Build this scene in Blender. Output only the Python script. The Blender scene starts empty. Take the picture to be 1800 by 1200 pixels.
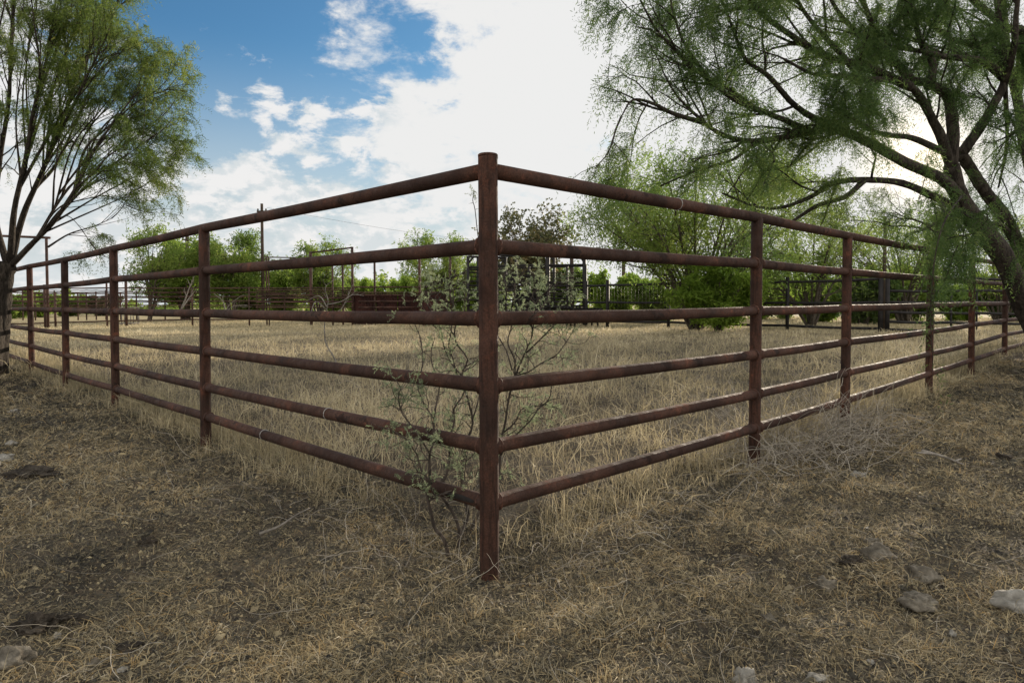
import bpy, math, random
import numpy as np
from mathutils import Matrix, Vector
PI = math.pi
SC = bpy.context.scene
COL = SC.collection
# ------------------------------------------------------------------ camera
F_PX, CX, CY, PIT, ROL = 1186.7, 900.0, 568.0, 0.0271, 0.0029
cp, sp, cr, sr = math.cos(PIT), math.sin(PIT), math.cos(ROL), math.sin(ROL)
def ray(px, py):
    a, b = px-CX, CY-py
    x, y = cr*a+sr*b, -sr*a+cr*b
    x /= F_PX; y /= F_PX
    return np.array([x, cp+y*sp, -sp+y*cp])
_r = ray(860, 1010); CH = -_r[2]/_r[1]*2.655       # camera height above the ground at the corner post
def at(px, py, Y):
    """the place at distance Y (along the ground, straight ahead) that is seen in that direction"""
    d = ray(px, py); d = d*(Y/d[1])
    return np.array([d[0], d[1], d[2]+CH])
cam_d = bpy.data.cameras.new('camera'); cam = bpy.data.objects.new('camera', cam_d); COL.objects.link(cam)
cam_d.sensor_width = 36; cam_d.lens = F_PX/1800*36; cam_d.shift_y = -(600-CY)/1800
cam_d.clip_start = 0.05; cam_d.clip_end = 3000
Rr = Vector((cr, -sr*sp, -sr*cp)); Ur = Vector((sr, cr*sp, cr*cp)); Fr = Vector((0, cp, -sp))
M = Matrix.Identity(4)
for i in range(3):
    M[i][0] = Rr[i]; M[i][1] = Ur[i]; M[i][2] = -Fr[i]
M[2][3] = CH
cam.matrix_world = M
SC.camera = cam
# ------------------------------------------------------------------ sun and sky
SUN_AZ, SUN_EL = math.radians(30.9), math.radians(10.6)
S = Vector((math.sin(SUN_AZ)*math.cos(SUN_EL), math.cos(SUN_AZ)*math.cos(SUN_EL), math.sin(SUN_EL)))
sl = bpy.data.lights.new('sun', 'SUN'); so = bpy.data.objects.new('sun', sl); COL.objects.link(so)
sl.energy = 4.6; sl.angle = math.radians(1.2); sl.color = (1.0, 0.86, 0.68)
so.rotation_euler = S.to_track_quat('Z', 'Y').to_euler(); so.location = (20, 30, 20)
SC.view_settings.view_transform = 'Standard'; SC.view_settings.look = 'None'
SC.view_settings.exposure = 0.52; SC.view_settings.gamma = 1.0

class NT:
    """small helper for writing node trees"""
    def __init__(s, tree): s.t = tree; s.n = tree.nodes; s.l = tree.links
    def new(s, kind, **kw):
        nd = s.n.new(kind)
        for k, v in kw.items(): setattr(nd, k, v)
        return nd
    def put(s, sock, v):
        if isinstance(v, bpy.types.NodeSocket): s.l.new(v, sock)
        else: sock.default_value = v
    def m(s, op, a, b=None, c=None, clamp=False):
        nd = s.new('ShaderNodeMath', operation=op, use_clamp=clamp); s.put(nd.inputs[0], a)
        if b is not None: s.put(nd.inputs[1], b)
        if c is not None: s.put(nd.inputs[2], c)
        return nd.outputs[0]
    def vm(s, op, a, b=None, out=0):
        nd = s.new('ShaderNodeVectorMath', operation=op); s.put(nd.inputs[0], a)
        if b is not None: s.put(nd.inputs[1], b)
        return nd.outputs[out]
    def dot(s, a, b): return s.vm('DOT_PRODUCT', a, b, 'Value')
    def smooth(s, v, a, b, o0=0.0, o1=1.0):
        nd = s.new('ShaderNodeMapRange', interpolation_type='SMOOTHSTEP')
        s.put(nd.inputs[0], v); nd.inputs[1].default_value = a; nd.inputs[2].default_value = b
        nd.inputs[3].default_value = o0; nd.inputs[4].default_value = o1
        return nd.outputs[0]
    def noise(s, vec, scale, detail=4, rough=.5, dist=0, out='Fac'):
        nd = s.new('ShaderNodeTexNoise'); s.put(nd.inputs['Vector'], vec)
        nd.inputs['Scale'].default_value = scale; nd.inputs['Detail'].default_value = detail
        nd.inputs['Roughness'].default_value = rough; nd.inputs['Distortion'].default_value = dist
        return nd.outputs[out]
    def mix(s, f, a, b, mode='MIX'):
        nd = s.new('ShaderNodeMix', data_type='RGBA', blend_type=mode)
        s.put(nd.inputs[0], f)
        for i, v in ((6, a), (7, b)):
            if isinstance(v, tuple) and len(v) == 3: v = (*v, 1)
            s.put(nd.inputs[i], v)
        return nd.outputs[2]
    def comb(s, x, y, z):
        nd = s.new('ShaderNodeCombineXYZ')
        for i, v in enumerate((x, y, z)): s.put(nd.inputs[i], v)
        return nd.outputs[0]
    def ramp(s, f, stops, interp='LINEAR'):
        nd = s.new('ShaderNodeValToRGB'); s.put(nd.inputs[0], f); cr_ = nd.color_ramp; cr_.interpolation = interp
        while len(cr_.elements) < len(stops): cr_.elements.new(.5)
        for e, (p, c) in zip(cr_.elements, stops): e.position = p; e.color = (*c, 1)
        return nd.outputs[0]

def dirv(px, py):
    d = ray(px, py); d = d/np.linalg.norm(d); return tuple(float(v) for v in d)
W = bpy.data.worlds.new('World'); SC.world = W; W.use_nodes = True
w = NT(W.node_tree); w.n.clear()
tc = w.new('ShaderNodeTexCoord').outputs['Generated']
dn = w.vm('NORMALIZE', tc)
sep = w.new('ShaderNodeSeparateXYZ'); w.l.new(dn, sep.inputs[0]); sx, sy, sz = sep.outputs
sky = w.new('ShaderNodeTexSky', sky_type='NISHITA'); sky.sun_disc = False
sky.sun_elevation = SUN_EL; sky.sun_rotation = SUN_AZ; sky.air_density = 1.0; sky.dust_density = 1.0; sky.ozone_density = 2.5
den = w.m('ADD', w.m('MAXIMUM', sz, 0.0), 0.13)
plane = w.comb(w.m('DIVIDE', sx, den), w.m('DIVIDE', sy, den), 0.0)      # the cloud layer seen in perspective
puff = w.comb(w.m('MULTIPLY', sx, 1.0), sy, w.m('MULTIPLY', sz, 1.9))      # puffs keep their height near the horizon
hi = w.noise(plane, 1.5, 9, .60, .35)
hb = w.noise(puff, 11.0, 10, .62, .15)
hb2 = w.noise(w.vm('ADD', puff, (0.012, 0.0, -0.022)), 11.0, 10, .62, .15)  # the same puffs a little lower: their shaded undersides
# broad bright bank of thin cloud around and left of the sun
dd = w.dot(dn, dirv(1290, 190))
g2 = w.m('ADD', dd, w.m('MULTIPLY', w.m('SUBTRACT', hi, .5), .20))
bank = w.smooth(w.m('ADD', g2, w.m('MULTIPLY', w.m('SUBTRACT', hb, .5), .30)), .86, .935)
# the blue opening high on the left of the view
hole = w.smooth(w.m('ADD', w.dot(dn, dirv(435, -85)), w.m('MULTIPLY', w.m('SUBTRACT', hi, .5), .10)), .960, .993)
cover = w.m('ADD', hb, w.m('MULTIPLY', w.m('SUBTRACT', 1.0, hole), .10))
cover = w.m('SUBTRACT', cover, w.m('MULTIPLY', hole, .10))
clouds = w.smooth(cover, .485, .61)
low = w.smooth(sz, .03, .36, 1.0, 0.0)                                    # milky air low over the horizon
blue = w.mix(1.0, sky.outputs[0], (0.50, 0.82, 0.99), 'MULTIPLY')
pale = w.mix(low, blue, (4.45, 4.85, 4.95))
thick = w.smooth(w.m('SUBTRACT', hb, hb2), -.06, .06)
lightc = w.mix(thick, (4.9, 5.2, 5.3), (6.3, 6.2, 6.1))
c1 = w.mix(w.m('MULTIPLY', clouds, .93), pale, lightc)
c2 = w.mix(bank, c1, (5.95, 5.95, 5.9))
back = w.smooth(sy, .25, -.35)                                            # unseen bright cloud added behind the camera, fills the near sides with light
c2 = w.mix(w.m('MULTIPLY', back, w.smooth(hi, .30, .62, .35, 1.0)), c2, (9.4, 9.0, 8.5))
sunhalo = w.m('POWER', w.m('MAXIMUM', w.dot(dn, tuple(S)), 0.0), 900.0)
c3 = w.mix(w.m('MULTIPLY', sunhalo, .8), c2, (15.0, 12.6, 9.4))
bg = w.new('ShaderNodeBackground'); w.l.new(c3, bg.inputs[0]); bg.inputs[1].default_value = 0.1
wo = w.new('ShaderNodeOutputWorld'); w.l.new(bg.outputs[0], wo.inputs[0])

# ------------------------------------------------------------------ materials
def mat(name):
    m = bpy.data.materials.new(name); m.use_nodes = True; t = NT(m.node_tree); t.n.clear()
    out = t.new('ShaderNodeOutputMaterial'); p = t.new('ShaderNodeBsdfPrincipled'); t.l.new(p.outputs[0], out.inputs[0])
    t.p = p; t.out = out
    return m, t
def bump(t, h, strength, dist):
    b = t.new('ShaderNodeBump'); t.put(b.inputs['Height'], h); b.inputs['Strength'].default_value = strength
    b.inputs['Distance'].default_value = dist; t.l.new(b.outputs[0], t.p.inputs['Normal'])
def rust(name, dark, mid, bright, rough=.52, patches=.66, streak=False):
    m, t = mat(name); o = t.new('ShaderNodeTexCoord').outputs['Object']
    sv = o
    if streak:      # rain streaks run down the posts
        mp = t.new('ShaderNodeMapping'); mp.inputs['Scale'].default_value = (1, 1, .12); t.l.new(o, mp.inputs[0]); sv = mp.outputs[0]
    n1 = t.noise(o, 2.3, 6, .6, .4); n2 = t.noise(o, 14, 8, .68); n3 = t.noise(o, 130, 5, .65); n4 = t.noise(sv, 60 if streak else 30, 5, .65)
    c = t.mix(t.smooth(n1, .38, .62), (*dark,), (*mid,))
    c = t.mix(t.smooth(n4, .45, .66, 0, .75 if streak else .35), c, tuple(v*.42 for v in dark))
    c = t.mix(t.m('MULTIPLY', t.smooth(n2, patches-.10, patches+.02), t.smooth(n1, .46, .62, 0, .8)), c, (*bright,))
    c = t.mix(t.smooth(t.noise(o, 5.1, 5, .7), .58, .64, 0, .85), c, tuple(v*.40 for v in dark))
    c = t.mix(t.smooth(t.noise(o, 34, 6, .7), .66, .76, 0, .25), c, tuple(v*1.15 for v in bright))
    c = t.mix(t.smooth(n3, .35, .65, .0, .5), c, tuple(v*.4 for v in dark))
    t.l.new(c, t.p.inputs['Base Color'])
    t.put(t.p.inputs['Roughness'], t.smooth(n2, .3, .7, rough-.08, rough+.25))
    t.p.inputs['Specular IOR Level'].default_value = .24
    bump(t, t.m('ADD', n3, t.m('MULTIPLY', n2, 2.2)), .6, .004)
    return m
def simple(name, a, b, scale=8, rough=.8, bs=.3, bd=.01, detail=6):
    m, t = mat(name); o = t.new('ShaderNodeTexCoord').outputs['Object']
    n = t.noise(o, scale, detail, .62); n2 = t.noise(o, scale*6, 5, .6)
    c = t.mix(t.smooth(n, .35, .65), (*a,), (*b,)); c = t.mix(t.smooth(n2, .35, .65, 0, .5), c, tuple(v*.6 for v in a))
    t.l.new(c, t.p.inputs['Base Color']); t.p.inputs['Roughness'].default_value = rough
    t.p.inputs['Specular IOR Level'].default_value = .25
    bump(t, t.m('ADD', n, n2), bs, bd)
    return m
def leafy(name, stops, transl=.45, rough=.55):
    m, t = mat(name)
    a = t.new('ShaderNodeAttribute', attribute_name='shade').outputs['Fac']
    c = t.ramp(a, stops); t.l.new(c, t.p.inputs['Base Color']); t.p.inputs['Roughness'].default_value = rough
    t.p.inputs['Specular IOR Level'].default_value = .3
    tr = t.new('ShaderNodeBsdfTranslucent'); t.l.new(c, tr.inputs[0])
    mx = t.new('ShaderNodeMixShader'); mx.inputs[0].default_value = transl
    t.l.new(t.p.outputs[0], mx.inputs[1]); t.l.new(tr.outputs[0], mx.inputs[2]); t.l.new(mx.outputs[0], t.out.inputs[0])
    return m
def bark(name, a, b):
    m, t = mat(name); o = t.new('ShaderNodeTexCoord').outputs['Object']
    mp = t.new('ShaderNodeMapping'); mp.inputs['Scale'].default_value = (1, 1, .35); t.l.new(o, mp.inputs[0]); v = mp.outputs[0]
    n = t.noise(v, 9, 6, .65, 1.2); n2 = t.noise(v, 38, 6, .6, .6)
    c = t.mix(t.smooth(n, .35, .65), (*a,), (*b,)); c = t.mix(t.smooth(n2, .3, .55, .8, 0), c, tuple(x*.35 for x in a))
    t.l.new(c, t.p.inputs['Base Color']); t.p.inputs['Roughness'].default_value = .9
    t.p.inputs['Specular IOR Level'].default_value = .2
    bump(t, t.m('ADD', n, n2), .9, .03)
    return m
RUST = rust('rusted_pipe', (.046, .023, .016), (.105, .050, .033), (.22, .090, .058), .70, .62)
RUSTP = rust('rusted_post', (.044, .022, .015), (.105, .047, .030), (.21, .08, .048), .70, .62, True)
WELD = rust('weld_rust', (.06, .030, .022), (.15, .068, .045), (.27, .11, .07), .6, .6)
RUSTF = rust('far_rust', (.050, .028, .021), (.12, .066, .050), (.18, .09, .06), .7)
SHEET = rust('rusty_sheet', (.034, .014, .012), (.075, .028, .022), (.12, .05, .035), .75)
DARK = simple('black_steel', (.012, .011, .011), (.030, .026, .024), 6, .6, .2, .004)
WIRE = simple('wire', (.05, .04, .035), (.10, .085, .07), 20, .5, .1, .001)
PALEW = simple('weld_line', (.35, .33, .31), (.55, .53, .50), 60, .6, .3, .001)
BARK = bark('mesquite_bark', (.032, .026, .020), (.080, .066, .052))
BARKG = bark('grey_bark', (.07, .058, .045), (.14, .115, .09))
BARKS = bark('sapling_bark', (.055, .045, .038), (.13, .105, .085))
DEADW = simple('dead_wood', (.16, .14, .115), (.34, .31, .27), 14, .85, .5, .004)
POLEW = simple('weathered_pole', (.05, .036, .026), (.09, .066, .046), 5, .9, .5, .01)
STONE = simple('limestone', (.20, .185, .155), (.42, .40, .355), 9, .9, .6, .012)
STONEG = simple('grey_stone', (.09, .078, .060), (.26, .23, .18), 9, .9, .7, .015)
CLOD = simple('dark_clod', (.03, .024, .018), (.11, .09, .068), 16, .95, .9, .02)
LF_NEAR = leafy('mesquite_leaf', [(0, (.05, .085, .020)), (.45, (.12, .18, .038)), (.8, (.22, .27, .06)), (1, (.36, .36, .11))], .55)
LF_DARK = leafy('mesquite_leaf_deep', [(0, (.038, .075, .022)), (.5, (.10, .168, .046)), (1, (.22, .27, .075))], .54)
LF_FAR = leafy('far_leaf', [(0, (.09, .16, .026)), (.5, (.195, .285, .055)), (1, (.37, .42, .11))], .64)
LF_BRIGHT = leafy('bright_leaf', [(0, (.11, .19, .024)), (.5, (.22, .33, .045)), (1, (.36, .45, .09))], .65)
LF_SAGE = leafy('sapling_leaf', [(0, (.15, .20, .11)), (.5, (.29, .35, .20)), (1, (.48, .52, .32))], .5)
LF_OLIVE = leafy('olive_leaf', [(0, (.05, .06, .03)), (.5, (.11, .12, .05)), (1, (.26, .20, .09))], .4)
STRAW = leafy('straw', [(0, (.022, .020, .017)), (.28, (.085, .077, .056)), (.5, (.30, .247, .150)), (.72, (.51, .42, .245)),
                        (.9, (.40, .26, .10)), (1, (.52, .46, .34))], .18, .7)
TALL = leafy('tall_dry_grass', [(0, (.13, .115, .075)), (.3, (.30, .265, .175)), (.6, (.53, .44, .265)), (1, (.75, .66, .45))], .38, .6)
GREYG = leafy('grey_dead_stems', [(0, (.13, .115, .095)), (.5, (.30, .265, .215)), (1, (.55, .50, .41))], .15, .7)

# ------------------------------------------------------------------ mesh helpers
class MB:
    def __init__(s): s.v = []; s.q = []; s.t = []; s.n = 0; s.aq = []; s.at = []
    def add(s, v, q=None, t=None, aq=None, at_=None):
        v = np.asarray(v, float)
        if q is not None and len(q): s.q.append(np.asarray(q, int)+s.n); s.aq.append(np.full(len(q), .5) if aq is None else aq)
        if t is not None and len(t): s.t.append(np.asarray(t, int)+s.n); s.at.append(np.full(len(t), .5) if at_ is None else at_)
        s.v.append(v); s.n += len(v)
    def tube(s, pts, rad, k=8, caps=True, uneven=0, rng=None):
        P = np.asarray(pts, float); n = len(P)
        r = np.full(n, rad, float) if np.isscalar(rad) else np.asarray(rad, float)
        T = np.gradient(P, axis=0); T /= np.linalg.norm(T, axis=1)[:, None]+1e-12
        ref = np.array([0, 0, 1.]) if abs(T[:, 2]).mean() < .8 else np.array([1., 0, 0])
        A = np.cross(T, ref); A /= np.linalg.norm(A, axis=1)[:, None]+1e-12; B = np.cross(T, A)
        th = np.arange(k)*2*PI/k; R = np.repeat(r[:, None], k, 1)
        if uneven: R = R*(1+rng.normal(0, uneven, (n, k)))
        V = P[:, None]+R[..., None]*(np.cos(th)[None, :, None]*A[:, None]+np.sin(th)[None, :, None]*B[:, None])
        i = np.arange(n-1)[:, None]*k; j = np.arange(k)[None]; j2 = (j+1) % k
        Q = np.stack([i+j, i+k+j, i+k+j2, i+j2], -1).reshape(-1, 4)
        V = V.reshape(-1, 3); Tt = []
        if caps:
            V = np.vstack([V, P[0], P[-1]]); a, b = n*k, n*k+1
            for q in range(k):
                q2 = (q+1) % k; Tt.append((a, q, q2)); Tt.append((b, (n-1)*k+q2, (n-1)*k+q))
        s.add(V, Q, Tt)
    def box(s, c, size, ax=None, bev=0):
        c = np.asarray(c, float); hx, hy, hz = np.asarray(size, float)/2
        X, Y, Z = (np.eye(3) if ax is None else np.asarray(ax, float))
        V = [c+a*hx*X+b*hy*Y+d*hz*Z for d in (-1, 1) for b in (-1, 1) for a in (-1, 1)]
        s.add(V, [(0, 2, 3, 1), (4, 5, 7, 6), (0, 1, 5, 4), (2, 6, 7, 3), (0, 4, 6, 2), (1, 3, 7, 5)])
    def build(s, name, m, parent=None, smooth=True, shade=False, origin=None):
        V = np.vstack(s.v)
        o3 = np.array(parent.location) if parent is not None and origin is None else (np.zeros(3) if origin is None else np.asarray(origin, float))
        V = V-o3
        q = np.vstack(s.q) if s.q else np.zeros((0, 4), int); t = np.vstack(s.t) if s.t else np.zeros((0, 3), int)
        me = bpy.data.meshes.new(name)
        me.vertices.add(len(V)); me.vertices.foreach_set('co', V.astype(np.float32).ravel())
        nl = q.size+t.size; me.loops.add(nl); me.loops.foreach_set('vertex_index', np.concatenate([q.ravel(), t.ravel()]).astype(np.int32))
        me.polygons.add(len(q)+len(t))
        st = np.concatenate([np.arange(len(q))*4, q.size+np.arange(len(t))*3]).astype(np.int32)
        me.polygons.foreach_set('loop_start', st)
        me.polygons.foreach_set('use_smooth', np.full(len(st), smooth))
        me.update(calc_edges=True)
        if shade:
            a = me.attributes.new('shade', 'FLOAT', 'FACE')
            a.data.foreach_set('value', np.concatenate(s.aq+s.at).astype(np.float32))
        me.materials.append(m)
        o = bpy.data.objects.new(name, me); COL.objects.link(o)
        if parent is not None: o.parent = parent
        elif origin is not None: o.location = o3
        return o
def tag(o, label=None, cat=None, group=None, kind=None):
    if label: o['label'] = label
    if cat: o['category'] = cat
    if group: o['group'] = group
    if kind: o['kind'] = kind
    return o
def thing(name, loc, label, cat, group=None):
    o = bpy.data.objects.new(name, None); COL.objects.link(o); o.location = tuple(float(v) for v in loc); o.empty_display_size = .2
    return tag(o, label, cat, group)
def unit(v): v = np.asarray(v, float); return v/(np.linalg.norm(v)+1e-12)
def spline(P, n=6):
    """smooth curve through the points"""
    P = np.asarray(P, float)
    if len(P) < 3: return np.array([P[0]+(P[-1]-P[0])*t for t in np.linspace(0, 1, n+1)])
    Q = np.vstack([2*P[0]-P[1], P, 2*P[-1]-P[-2]]); out = []
    for i in range(1, len(Q)-2):
        for t in np.linspace(0, 1, n, endpoint=False):
            a, b, c, d = Q[i-1:i+3]
            out.append(.5*((2*b)+(-a+c)*t+(2*a-5*b+4*c-d)*t*t+(-a+3*b-3*c+d)*t**3))
    out.append(Q[-2]); return np.array(out)

# ------------------------------------------------------------------ the fence line, from the corner
D0 = 2.67; X0 = -.0928; AZL, AZR = -.7798, .7848
def fpos(side, s):
    az = AZL if side == 'L' else AZR
    return X0+s*math.sin(az), D0+s*math.cos(az)
FL = [(2.9466, 360, 781.5, (401, 475.5, 550.6, 617, 680.7, 732)), (5.1974, 201.5, 718, (437, 490.7, 546.8, 596, 642.7, 683)),
      (7.1802, 115, 687, (456.5, 501, 544.5, 585, 624, 658.7)), (9.2431, 53.9, 657, (468, 506, 543, 578, 608, 637.5)),
      (11.6, -10, 632, (479, 511, 542, 570.5, 596, 620))]
FR = [(2.3522, 1333, 818, (382, 463, 546.4, 623, 692, 751)), (3.9845, 1490.3, 746, (414, 477.6, 541.6, 601, 655, 703)),
      (6.5172, 1636, 693, (440, 489, 536.5, 582.7, 621.3, 656)), (8.4837, 1707, 661, (454.7, 494.7, 534, 571, 605, 633)),
      (10.7282, 1764, 625, (464, 498.7, 533.3, 562.7, 588, 613)), (13.4, 1815, 608, (473, 502, 532.5, 557, 579, 600))]
FC = (299.6, 432.5, 560, 678, 785, 884)
GP = [(X0, D0, 0.0), (-2.5, 1.8, .0), (2.8, 1.8, .0), (0, .3, -.01), (-6, 3, .02), (6, 3.4, .04), (0, -8, 0), (-14, -6, 0), (14, -6, .05)]
for side, arr in (('L', FL), ('R', FR)):
    for s_, px, py, _ in arr:
        x, y = fpos(side, s_); GP.append((x, y, float(at(px, py, y)[2])))
for px, Y, dz in ((600, 6, .90), (860, 8, .90), (1150, 7, .88), (400, 12, .90), (860, 14, .88), (1300, 12, .84), (80, 30, .93), (222, 31, .93),
                  (1068, 24.7, .84), (1175, 22.6, .83), (1384, 20.4, .80), (1553, 19, .80), (1750, 20, .80), (700, 30, .90), (300, 60, .9), (900, 60, .9),
                  (1500, 60, .85), (-300, 20, .92), (2200, 12, .74), (900, 300, .9), (-900, 200, .9), (2600, 200, .9), (2300, 30, .78)):
    p = at(px, 500, Y); GP.append((p[0], p[1], CH-dz))
GP = np.array(GP)
_rb = random.Random(3); BUMPS = [(_rb.uniform(0, 2*PI), _rb.uniform(3, 16), _rb.uniform(0, 7)) for _ in range(40)]     # small lumps and hoof hollows
def ground(x, y):
    x = np.asarray(x, float); y = np.asarray(y, float)
    sh = x.shape; x = x.ravel(); y = y.ravel(); num = np.zeros(len(x)); de = np.zeros(len(x))
    for gx, gy, gz in GP:
        sc = 1+.02*(gx*gx+gy*gy)
        wgt = 1/((x-gx)**2+(y-gy)**2+.35*sc)**1.5*sc**.9
        num += wgt*gz; de += wgt
    z = num/de
    for a_, b_, c_ in BUMPS: z += .0019*np.sin(b_*(math.cos(a_)*x+math.sin(a_)*y)+c_)
    z += .018*np.sin(x*1.7+.6*y)*np.cos(y*1.3-.4*x)+.010*np.sin(x*4.1+1.3)*np.sin(y*3.7-x)
    return z.reshape(sh)
def G(x, y): return float(ground(np.array([x]), np.array([y]))[0])

def ground_sheet():
    def axis(lo, hi, fine, n1, reach, n2):
        c = np.arange(lo, hi+1e-6, fine); e = np.geomspace(fine, reach, n2).cumsum()
        return np.concatenate([(lo-e)[::-1], c, hi+e])
    xs = axis(-8, 9, .07, 0, 260, 34); ys = axis(-1.5, 11, .07, 0, 260, 34)
    X, Y = np.meshgrid(xs, ys); Z = ground(X, Y)
    n, m = X.shape; V = np.stack([X, Y, Z], -1).reshape(-1, 3)
    i = np.arange(n-1)[:, None]*m; j = np.arange(m-1)[None]
    Q = np.stack([i+j, i+j+1, i+m+j+1, i+m+j], -1).reshape(-1, 4)
    mb = MB(); mb.add(V, Q)
    mt, t = mat('dry_soil'); o = t.new('ShaderNodeTexCoord').outputs['Object']
    n0 = t.noise(o, .35, 4, .55); n1 = t.noise(o, 2.2, 6, .62, .4); n2 = t.noise(o, 13, 8, .68, .5); n3 = t.noise(o, 75, 6, .7); n4 = t.noise(o, 5.2, 5, .6)
    c = t.mix(t.smooth(n1, .36, .62), (.052, .044, .034), (.135, .115, .085))
    c = t.mix(t.smooth(n2, .42, .60, 0, .8), c, (.17, .13, .085))
    c = t.mix(t.smooth(n4, .55, .68, 0, .75), c, (.042, .035, .029))
    c = t.mix(t.smooth(n3, .48, .62, 0, .8), c, (.035, .028, .022))
    d = t.vm('LENGTH', o, out='Value')
    c = t.mix(t.smooth(d, 14, 32), c, t.mix(t.smooth(n0, .4, .6), (.40, .33, .19), (.29, .24, .135)))
    t.l.new(c, t.p.inputs['Base Color']); t.p.inputs['Roughness'].default_value = .95; t.p.inputs['Specular IOR Level'].default_value = .15
    bump(t, t.m('ADD', t.m('MULTIPLY', n2, 1.5), n3), .9, .018)
    tag(mb.build('ground', mt), kind='structure')
ground_sheet()

# ------------------------------------------------------------------ main pipe fence
def pipe_fence():
    th = thing('pipe_fence', (X0, D0, 0), 'rust brown six rail pipe fence whose two runs meet at the tall corner post', 'fence')
    RP, RR = .0385, .0298
    def zs(arr_px, px, Y): return [float(at(px, y, Y)[2]) for y in arr_px]
    mb = MB(); z1 = float(at(856, 275, D0)[2])
    zz = np.concatenate([[-.35], np.linspace(-.05, z1-.012, 14), [z1-.004, z1]])
    mb.tube([(X0+.0007*math.sin(k*2.2), D0, z) for k, z in enumerate(zz)], [RP]*15+[RP*1.03, RP*.97], 28)
    tag(mb.build('corner_post', RUSTP, th), 'thick corner post standing above both top rails')
    mb = MB(); mb.tube([(X0, D0, z1-.002), (X0, D0, z1+.006), (X0, D0, z1+.009)], [RP*1.03, RP*1.03, RP*.93], 22)
    mb.build('post_cap', RUSTP, th)
    for side, arr in (('L', FL), ('R', FR)):
        pts = [(0, zs(FC, 857, D0))]
        for s_, px, pyb, ys in arr: pts.append((s_, zs(ys, px, fpos(side, s_)[1])))
        posts = [(X0, D0)]+[fpos(side, a[0]) for a in arr]
        for (s_, px, pyb, ys), (x, y), (_, zr) in zip(arr, posts[1:], pts[1:]):
            g = G(x, y); mb = MB(); n = 10
            lean = math.sin(px)*.006
            zl = np.linspace(g-.3, zr[0]-.008, n)
            mb.tube([(x+lean*(z-zr[0]), y, z) for z in zl], .0365, 24)
            mb.build('post', RUSTP, th)
        for r in range(6):
            if r == 0:
                P = [(x, y, z[0]) for (x, y), (_, z) in zip(posts, pts)]
                P[0] = tuple(np.array(P[0])+(np.array(P[1])-np.array(P[0]))*.004)
                L = []
                for a, b in zip(P[:-1], P[1:]):
                    a, b = np.array(a), np.array(b)
                    for t in np.linspace(0, 1, 12, endpoint=False):
                        q = a+(b-a)*t; q[2] -= .004*math.sin(PI*t); L.append(q)
                L.append(np.array(P[-1]))
                mb = MB(); mb.tube(L, .031, 24); o = mb.build('top_rail', RUST, th)
            else:
                for k in range(len(arr)):
                    a = np.array((*posts[k], pts[k][1][r])); b = np.array((*posts[k+1], pts[k+1][1][r]))
                    Ls = np.linalg.norm(b-a); u = (b-a)/Ls
                    ds = [.0, .032, .037, .043, .052]+list(np.linspace(.12, Ls-.12, 12))+[Ls-.052, Ls-.043, Ls-.037, Ls-.032, Ls]
                    q1, q2 = 1.14+.10*random.random(), 1.14+.10*random.random()
                    rr = [RR*1.02, RR*q1, RR*(q1+.05), RR*1.06, RR]+[RR*(1+random.uniform(-.006, .006)) for _ in range(12)]+[RR, RR*1.06, RR*(q2+.05), RR*q2, RR*1.02]
                    mb = MB(); mb.tube([a+u*d+np.array([0, 0, -.005*math.sin(PI*d/Ls)]) for d in ds], rr, 22, True, .006, np.random.default_rng(r*50+k))
                    o = mb.build('rail', RUST, th)
                    if k < 3:
                        for dd in (.040, Ls-.040):
                            c0 = a+u*dd; ref = unit(np.cross(u, (0, 0, 1))); up = np.cross(ref, u); rw = np.random.default_rng(int(k*97+r*13+dd*50))
                            pp = [c0+(RR*1.17+rw.normal(0, .0007))*(math.cos(q)*ref+math.sin(q)*up)+u*rw.normal(0, .0016) for q in np.linspace(0, 2*PI, 23)]; pp[-1] = pp[0]
                            wb = MB(); wb.tube(pp, np.clip(rw.normal(.0044, .0011, 23), .002, .007), 6, False)
                            ob = wb.build('weld_bead', WELD, origin=(0, 0, 0)); ob.parent = o; ob.location = tuple(-np.array(th.location))
                    if side == 'L' and r == 5 and k == 0: tag(o, 'lowest rail with a black rusted slot by the corner post'); slot = (o, a, u)
                    if side == 'L' and r == 4 and k == 0: lt4 = (o, a, u, Ls)
                    if side == 'L' and r == 5 and k == 0: lt5 = (o, a, u, Ls)
            if side == 'R' and r == 0: rt = (o, np.array(P[0]), np.array(P[1]))
    def ring(parent, c, u, R, label):
        mb = MB(); ref = unit(np.cross(u, (0, 0, 1))); up = np.cross(ref, u)
        pp = [c+R*(math.cos(q)*ref+math.sin(q)*up) for q in np.linspace(0, 2*PI, 20)]
        mb.tube(pp, .0022, 6, caps=False)
        ob = mb.build('weld_seam', PALEW, origin=(0, 0, 0)); ob.parent = parent
        ob.location = (-X0, -D0, 0) if False else tuple(-np.array(th.location)); tag(ob, label)
    a, b = rt[1], rt[2]; u = unit(b-a)
    for px, seg in ((1190, (a, b)),):
        best = min(np.linspace(0, 1, 400), key=lambda t: abs(proj(a+(b-a)*t)[0]-px)); ring(rt[0], a+(b-a)*best-np.array([0, 0, .003]), u, .0325, 'pale weld seam round the top rail')
    for (o, a, u, Ls), px, lab in ((lt4, 578, 'pale weld seam round the fifth rail'), (lt5, 465, 'pale weld seam round the lowest rail')):
        best = min(np.linspace(0, Ls, 600), key=lambda t: abs(proj(a+u*t)[0]-px)); ring(o, a+u*best-np.array([0, 0, .003]), u, .0312, lab)
    # black burnt slot along the lowest rail
    o, a, u = slot; mb = MB(); ref = unit(np.cross(u, (0, 0, 1)));
    if ref[1] > 0: ref = -ref
    up = np.array([0, 0, 1.]); R = .0302; rows = []
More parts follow.
